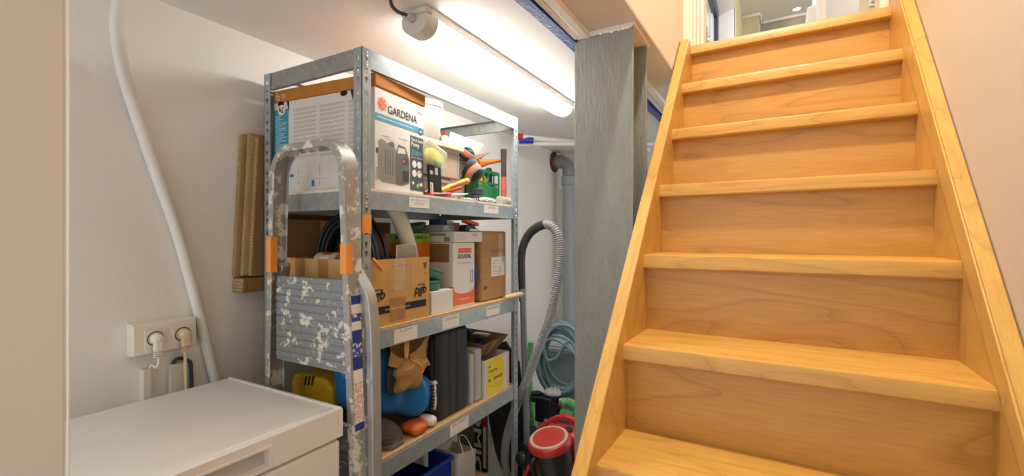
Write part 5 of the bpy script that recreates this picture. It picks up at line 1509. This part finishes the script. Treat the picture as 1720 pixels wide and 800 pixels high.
# grey drain pipe with elbow through the left wall
yP = 3.50
pc = W(955, 420, 'y', yP); zE = W(935, 274, 'x', XW).z
t = thing('drain_pipe', 'grey plastic drain pipe with an elbow entering the left wall', 'pipe', (pc.x, yP, 0))
obj('pipe', MB().cyl((pc.x, yP, 0.0), (pc.x, yP, zE - .13), .050, n=28), m_pvc, t)
obj('socket', MB().lathe([(.050, 0), (.060, .004), (.060, .07), (.055, .075)], (pc.x, yP, zE - .20), n=28), m_pvc, t)
P = [(pc.x, yP, zE - .13)] + [(pc.x - .085 + .085 * math.cos(a), yP, zE - .085 + .085 * math.sin(a)) for a in [math.pi / 2 * k / 8 for k in range(9)]] + [(XW + .001, yP, zE)]
obj('elbow', MB().tube(P, .050, 24), mat('grey_pvc_dark', '8a8e90', .45), t)
obj('collar', MB().lathe([(.050, 0), (.058, 0), (.058, .05), (.052, .055)], (XW + .035, yP, zE), (1, 0, 0), 28), mat('grey_pvc_dark', '8a8e90', .45), t)
obj('wall_seal', MB().lathe([(.050, 0), (.085, 0), (.085, .006), (.052, .012)], (XW + .0005, yP, zE), (1, 0, 0), 28), m_rubber, t)
obj('red_gasket', MB().lathe([(.052, 0.008), (.064, .010), (.064, .018), (.053, .02)], (XW + .0005, yP, zE), (1, 0, 0), 28), m_red, t)
# white boarding at the far corner, step in the far wall
struct('trim_6', MB().box(XW + .001, XW + .10, 3.60, 3.659, 0, W(944, 320, 'y', 3.6).z), m_trunk, bevel=.002)
# two white pipes under the ceiling
A, B = W(872, 230, 'z', 1.905), W(975, 240, 'z', 1.905)
dr = (B - A).normalized()
t = thing('ceiling_pipe', 'upper white pipe under the far ceiling with a red sleeve at its end', 'pipe', A, 0, 'white pipes under the ceiling')
obj('pipe', MB().cyl(A, B + dr * .6, .018, n=16), m_white, t)
obj('red_sleeve', MB().cyl(A - dr * .02, A + dr * .02, .022, n=16), m_red, t)
A2, B2 = W(868, 242, 'z', 1.87), W(975, 242, 'z', 1.87)
dr2 = (B2 - A2).normalized()
t = thing('ceiling_pipe', 'lower white pipe under the far ceiling', 'pipe', A2, 0, 'white pipes under the ceiling')
obj('pipe', MB().cyl(A2, B2 + dr2 * .5, .013, n=16), m_white, t)
A3, B3 = W(872, 236, 'z', 1.885), W(896, 236, 'z', 1.885)
tag(obj('blue_sleeve', MB().cyl(A3, B3, .020, n=16), m_blue), 'short blue pipe sleeve between the two white ceiling pipes', 'sleeve')

# vacuum wand, bent handle and grey corrugated hose
yV = 1.955
def V(px, py, y=yV): return W(px, py, 'y', y)
t = thing('vacuum_hose', 'grey corrugated vacuum hose with black bent handle and grey wand', 'hose', V(880, 640))
obj('wand', MB().cyl(V(878, 492), V(885, 745), .0155, n=18), mat('wand_grey', '7f858c', .4, .2), t)
obj('wand_sleeve', MB().cyl(V(877, 485), V(878, 506), .019, n=18), mat('wand_grey', '7f858c', .4, .2), t)
obj('wand_tip', MB().cyl(V(885, 745), V(886, 790), .020, n=18), m_black, t)
P = [V(877, 490), V(876, 455), V(876, 430), V(880, 410), V(890, 392), V(904, 381), V(915, 377)]
pp = cr(P, 6)
obj('bent_handle', MB().tube(pp, [.0175 + .006 * (i / len(pp)) for i in range(len(pp))], 16), mat('handle_black', '37393d', .45), t)
P = [V(911, 378), V(925, 379), V(936, 392), V(941, 415), V(940, 450), V(931, 500), V(921, 540), V(905, 585), V(888, 630), V(872, 670), V(858, 710), V(849, 750), V(850, 790), V(862, 830), V(882, 856, 2.02)]
pp = resample(cr(P, 12), 0.0050)
obj('corrugated_hose', MB().tube(pp, [.0180 if (i % 2) else .0222 for i in range(len(pp))], 14), mat('hose_grey', '9c9ea0', .5, .0, var=.03), t, smooth=0)
# light grey bin behind the garden hose
q = W(945, 620, 'y', 2.62)
t = thing('grey_bin', 'light grey plastic bin behind the coiled garden hose', 'bin', (q.x + .05, 2.75, 0))
m_bin = mat('bin_grey', 'a5aeb2', .45, var=.03)
x0, x1 = W(905, 600, 'y', 2.6).x, W(905, 600, 'y', 2.6).x + .42
zt = W(930, 560, 'y', 2.6).z
obj('tub', MB().hexa([(x0 + .04, 2.64, 0), (x1 - .04, 2.64, 0), (x1 - .04, 2.94, 0), (x0 + .04, 2.94, 0), (x0, 2.60, zt - .12), (x1, 2.60, zt - .12), (x1, 2.98, zt - .12), (x0, 2.98, zt - .12)]), m_bin, t, bevel=.02, seg=3)
obj('rim', MB().box(x0 - .015, x1 + .015, 2.585, 2.995, zt - .12, zt - .085), m_bin, t, bevel=.008)
obj('lid', MB().hexa([(x0 - .01, 2.59, zt - .084), (x1 + .01, 2.59, zt - .084), (x1 + .01, 2.99, zt - .084), (x0 - .01, 2.99, zt - .084), (x0 + .03, 2.63, zt - .03), (x1 - .03, 2.63, zt - .03), (x1 - .03, 2.95, zt - .03), (x0 + .03, 2.95, zt - .03)]), m_bin, t, bevel=.01, seg=3)
qq = W(930, 595, 'y', 2.58)
obj('handle_slot', MB().box(qq.x - .06, qq.x + .09, 2.580, 2.586, qq.z - .03, qq.z + .005), m_grey, t, bevel=.004)
# coiled garden hose hanging on the bin
t = thing('garden_hose', 'coiled blue-grey garden hose hanging behind the red vacuum', 'hose', W(935, 670, 'y', 2.45))
m_hose = mat('hose_bluegrey', '7f9ca5', .45, var=.06)
rn = random.Random(21)
c = W(941, 605, 'y', 2.47)
sx = (W(941, 605, 'y', 2.47).x - W(903, 605, 'y', 2.47).x); szz = (W(940, 548, 'y', 2.47).z - W(940, 605, 'y', 2.47).z)
for i in range(12):
    P = []
    rx = sx * rn.uniform(.78, 1.06); rz = szz * rn.uniform(.80, 1.06); ox = rn.uniform(-.012, .02); oz = rn.uniform(-.018, .018); ph = rn.uniform(0, 6.28); tl = rn.uniform(-.02, .02)
    for k in range(16):
        a = 2 * math.pi * k / 16
        P.append((c.x + ox + rx * math.cos(a) * (1 + .05 * math.sin(2 * a + ph)), 2.44 + .011 * (i % 6) + .012 * math.sin(a + ph), c.z + oz + rz * math.sin(a) * (1 + .05 * math.cos(3 * a + ph)) + tl * math.cos(a)))
    obj('loop', MB().tube(cr(P, 5, True), .0098, 10, closed=True), m_hose, t)
P = [W(914, 570, 'y', 2.42), W(915, 595, 'y', 2.41), W(922, 606, 'y', 2.41), W(936, 600, 'y', 2.41), W(948, 580, 'y', 2.41), W(958, 572, 'y', 2.41)]
obj('loose_end', MB().tube(cr(P, 8), .0098, 10), m_hose, t)
P = [W(905, 590, 'y', 2.42), W(925, 570, 'y', 2.41), W(950, 580, 'y', 2.41), W(968, 600, 'y', 2.41), W(985, 640, 'y', 2.42)]
obj('loose_end', MB().tube(cr(P, 8), .0098, 10), m_hose, t)
# green corrugated suction hose
m_ghose = mat('hose_green', '6fc07a', .35, var=.05)
P = [W(892, 575, 'y', 2.35), W(889, 610, 'y', 2.35), W(889, 640, 'y', 2.35), W(893, 680, 'y', 2.35), W(899, 730, 'y', 2.35), W(904, 820, 'y', 2.35)]
pp = resample(cr(P, 10), .004)
tag(obj('green_hose', MB().tube(pp, [.0165 if i % 2 else .0195 for i in range(len(pp))], 12), m_ghose, smooth=0), 'green corrugated suction hose standing beside the grey wand', 'hose')
# black garden pump
yG = 2.18
def Pg(px, py, y=yG): return W(px, py, 'y', y)
g = Pg(915, 720)
t = thing('garden_pump', 'black garden pump with clear filter cap behind the red vacuum', 'pump', (g.x, yG + .06, 0))
a, b = Pg(898, 708), Pg(925, 672)
obj('terminal_box', MB().box(a.x, b.x, yG, yG + .09, a.z, b.z), m_black, t, bevel=.008, seg=3)
c = Pg(899, 668, yG + .03)
obj('filler_cap', MB().lathe([(.036, -.02), (.036, .006), (.030, .012), (.030, .024), (.012, .028)], (c.x, yG + .045, c.z), n=24), m_black, t)
c = Pg(927, 700, yG + .05)
zc = Pg(927, 662, yG + .05).z
obj('filter_housing', MB().lathe([(.042, 0), (.046, .01), (.046, zc - c.z - .02), (.050, zc - c.z - .015), (.050, zc - c.z)], (c.x, yG + .06, c.z), n=28), m_black, t)
for k in range(7):
    z = c.z + .012 + k * .011
    obj('fin', MB().lathe([(.046, 0), (.0485, .001), (.0485, .004), (.046, .005)], (c.x, yG + .06, z), n=28), m_hblack, t)
obj('clear_cap', MB().lathe([(.048, 0), (.046, .012), (.036, .020), (.018, .024), (.002, .025)], (c.x, yG + .06, zc), n=28), mat('clear_cap', 'c9cdc9', .2, trans=.4), t)
for k in range(8):
    a_ = k * math.pi / 4
    obj('cap_rib', MB().tube([(c.x + .047 * math.cos(a_), yG + .06 + .047 * math.sin(a_), zc + .004), (c.x + .03 * math.cos(a_), yG + .06 + .03 * math.sin(a_), zc + .024)], .004, 6), m_lgrey, t)
m0 = Pg(880, 740, yG + .05)
obj('motor', MB().cyl((m0.x - .06, yG + .07, m0.z), (m0.x + .20, yG + .07, m0.z), .075, n=28), m_hblack, t, bevel=.006)
obj('base', MB().box(m0.x - .05, m0.x + .20, yG + .02, yG + .12, 0, m0.z - .06), m_black, t, bevel=.006)
obj('wing_screw', MB().lathe([(.010, 0), (.010, .012), (.006, .02)], Pg(917, 706, yG - .001), (0, -1, 0), 12), m_steel, t)
f0, f1 = Pg(940, 676, yG + .05), Pg(952, 676, yG + .05)
obj('fitting', MB().lathe([(.020, 0), (.026, .004), (.026, .014), (.020, .018), (.020, .03)], f0, (1, 0, 0), 16), m_steel, t, label='bright hose fitting')
P = [f0 + Vector((.025, 0, 0)), f1 + Vector((.01, -.003, .002)), f1 + Vector((.05, -.01, -.01)), f1 + Vector((.055, -.01, -.045)), f1 + Vector((.02, -.01, -.055)), f1 + Vector((-.03, 0, -.06))]
pp = resample(cr(P, 10), .004)
obj('outlet_hose', MB().tube(pp, [.0205 if i % 2 else .0235 for i in range(len(pp))], 12), m_ghose, t, smooth=0, label='green corrugated outlet hose')
# dark wet vacuum behind the wand
q = W(872, 730, 'y', 2.28)
t = thing('dark_machine', 'dark grey machine body behind the grey wand', 'machine', (q.x - .06, 2.48, 0))
A, B = W(846, 740, 'y', 2.38), W(884, 700, 'y', 2.38)
obj('housing', MB().prism([(A.x - .1, 0), (B.x + .05, 0), (B.x + .05, B.z - .10), (B.x - .02, B.z + .01), (A.x - .02, B.z + .04), (A.x - .1, B.z - .03)], 'y', 2.39, 2.58), mat('machine_grey', '5b6064', .5), t, bevel=.02, seg=3)
obj('light_band', MB().box(A.x - .06, B.x + .052, 2.380, 2.389, B.z - .045, B.z - .015), m_lgrey, t)
q = W(850, 690, 'y', 2.388)
obj('knob', MB().lathe([(.03, 0), (.034, .004), (.034, .03), (.02, .036)], q, (0, -1, 0), 20), m_black, t)

# red canister vacuum
ctr = W(922, 736, 'y', 1.70)
t = thing('red_vacuum', 'red canister vacuum cleaner with a dark dust bin beside the stairs', 'vacuum', (ctr.x, 1.78, 0))
zL = ctr.z; rL = .086
ax = Vector((-.10, -.22, 1)).normalized()
qr = Vector((0, 0, 1)).rotation_difference(ax)
def on(r, a, hh): return ctr + qr @ Vector((r * math.cos(a), r * math.sin(a), hh))
obj('bin_lid', MB().lathe([(rL * .98, -.034), (rL * 1.04, -.030), (rL * 1.05, -.010), (rL * .98, 0), (rL * .90, .003), (.001, .003)], ctr, ax, 40), m_red, t)
obj('lid_ring', MB().lathe([(rL * .78, .0032), (rL * .80, .0065), (rL * .90, .0062), (rL * .93, .003)], ctr, ax, 40), mat('cream_ring', 'd2b8ab', .35), t)
obj('lid_disc', MB().lathe([(rL * .77, .003), (rL * .76, .006), (.001, .008)], ctr, ax, 40), m_red, t)
Fl = Face(t, on(0, 0, .008), qr @ Vector((1, 0, 0)), qr @ Vector((0, 1, 0)))
Fl.text('cyclone', -.022, -.006, .044, .010, mat('red_dark', 'a83a33', .4), .0, .0008)
obj('dust_bin', MB().lathe([(rL * .74, -.235), (rL * .84, -.225), (rL * .97, -.040), (rL * .95, -.033)], ctr, ax, 40), mat('smoky_bin', '403e3a', .12, var=.1, trans=.25, coat=.4), t)
obj('bin_base', MB().lathe([(rL * .6, -.275), (rL * .9, -.27), (rL * .9, -.24), (rL * .75, -.235)], ctr, ax, 36), m_black, t)
hp = [on(rL * 1.0, -1.95, -.045), on(rL * 1.22, -1.95, -.050), on(rL * 1.26, -1.95, -.075), on(rL * 1.20, -1.95, -.15), on(rL * 1.12, -1.95, -.19), on(rL * .9, -1.95, -.195)]
obj('bin_handle', MB().tube(cr(hp, 6), .012, 12), m_black, t)
# body behind the bin: red hood with carrying handle
b0 = W(948, 735, 'y', 1.92)
yb = 1.90
body = [(1.775, .06), (1.775, zL - .06), (1.79, zL - .015), (1.85, zL + .004), (1.93, zL - .03), (2.04, zL - .13), (2.09, zL - .24), (2.10, .06)]
obj('hood', MB().prism(body, 'x', b0.x - .045, b0.x + .16), m_red, t, bevel=.02, seg=4)
P = [W(905, 722, 'y', 1.86), W(918, 712, 'y', 1.86), W(932, 704, 'y', 1.86), W(948, 701, 'y', 1.86), W(962, 706, 'y', 1.86), W(980, 722, 'y', 1.86)]
obj('carry_handle', MB().tube(cr(P, 8), .013, prof=[(.5, 1), (.9, .6), (.9, -.6), (.5, -1), (-.5, -1), (-.9, -.6), (-.9, .6), (-.5, 1)]), m_red, t)
q = W(955, 722, 'y', 1.82)
obj('knob', MB().lathe([(.018, -.03), (.018, .0), (.014, .005), (.001, .006)], q, Vector((0, -.3, 1)), 20), m_black, t)
for s, xx in ((-1, b0.x - .05), (1, b0.x + .17)):
    obj('wheel', MB().cyl((xx, 2.0, .085), (xx + .03, 2.0, .085), .085, n=28), m_black, t, bevel=.006)
obj('undercarriage', MB().box(b0.x - .17, b0.x + .14, 1.60, 2.08, .03, .10), m_black, t, bevel=.02)
# black floor head parts beside it
q = W(880, 770, 'y', 1.80)
t = thing('floor_head', 'black vacuum floor head with clear hose standing beside the red vacuum', 'nozzle', (q.x, 1.82, 0))
obj('neck', MB().cyl((q.x, 1.83, .04), (q.x + .012, 1.83, q.z + .05), .020, n=16), m_black, t)
obj('joint', MB().blob((q.x - .02, 1.83, q.z - .02), (.035, .03, .03), 2.4), m_black, t)
obj('head', MB().box(q.x - .10, q.x + .045, 1.79, 1.88, 0, .035), m_black, t, bevel=.01)
obj('red_pedal', MB(frame((q.x + .02, 1.80, q.z - .05), 0, 0, 25)).box(-.008, .008, -.012, .012, -.03, .03), m_red, t, bevel=.003)
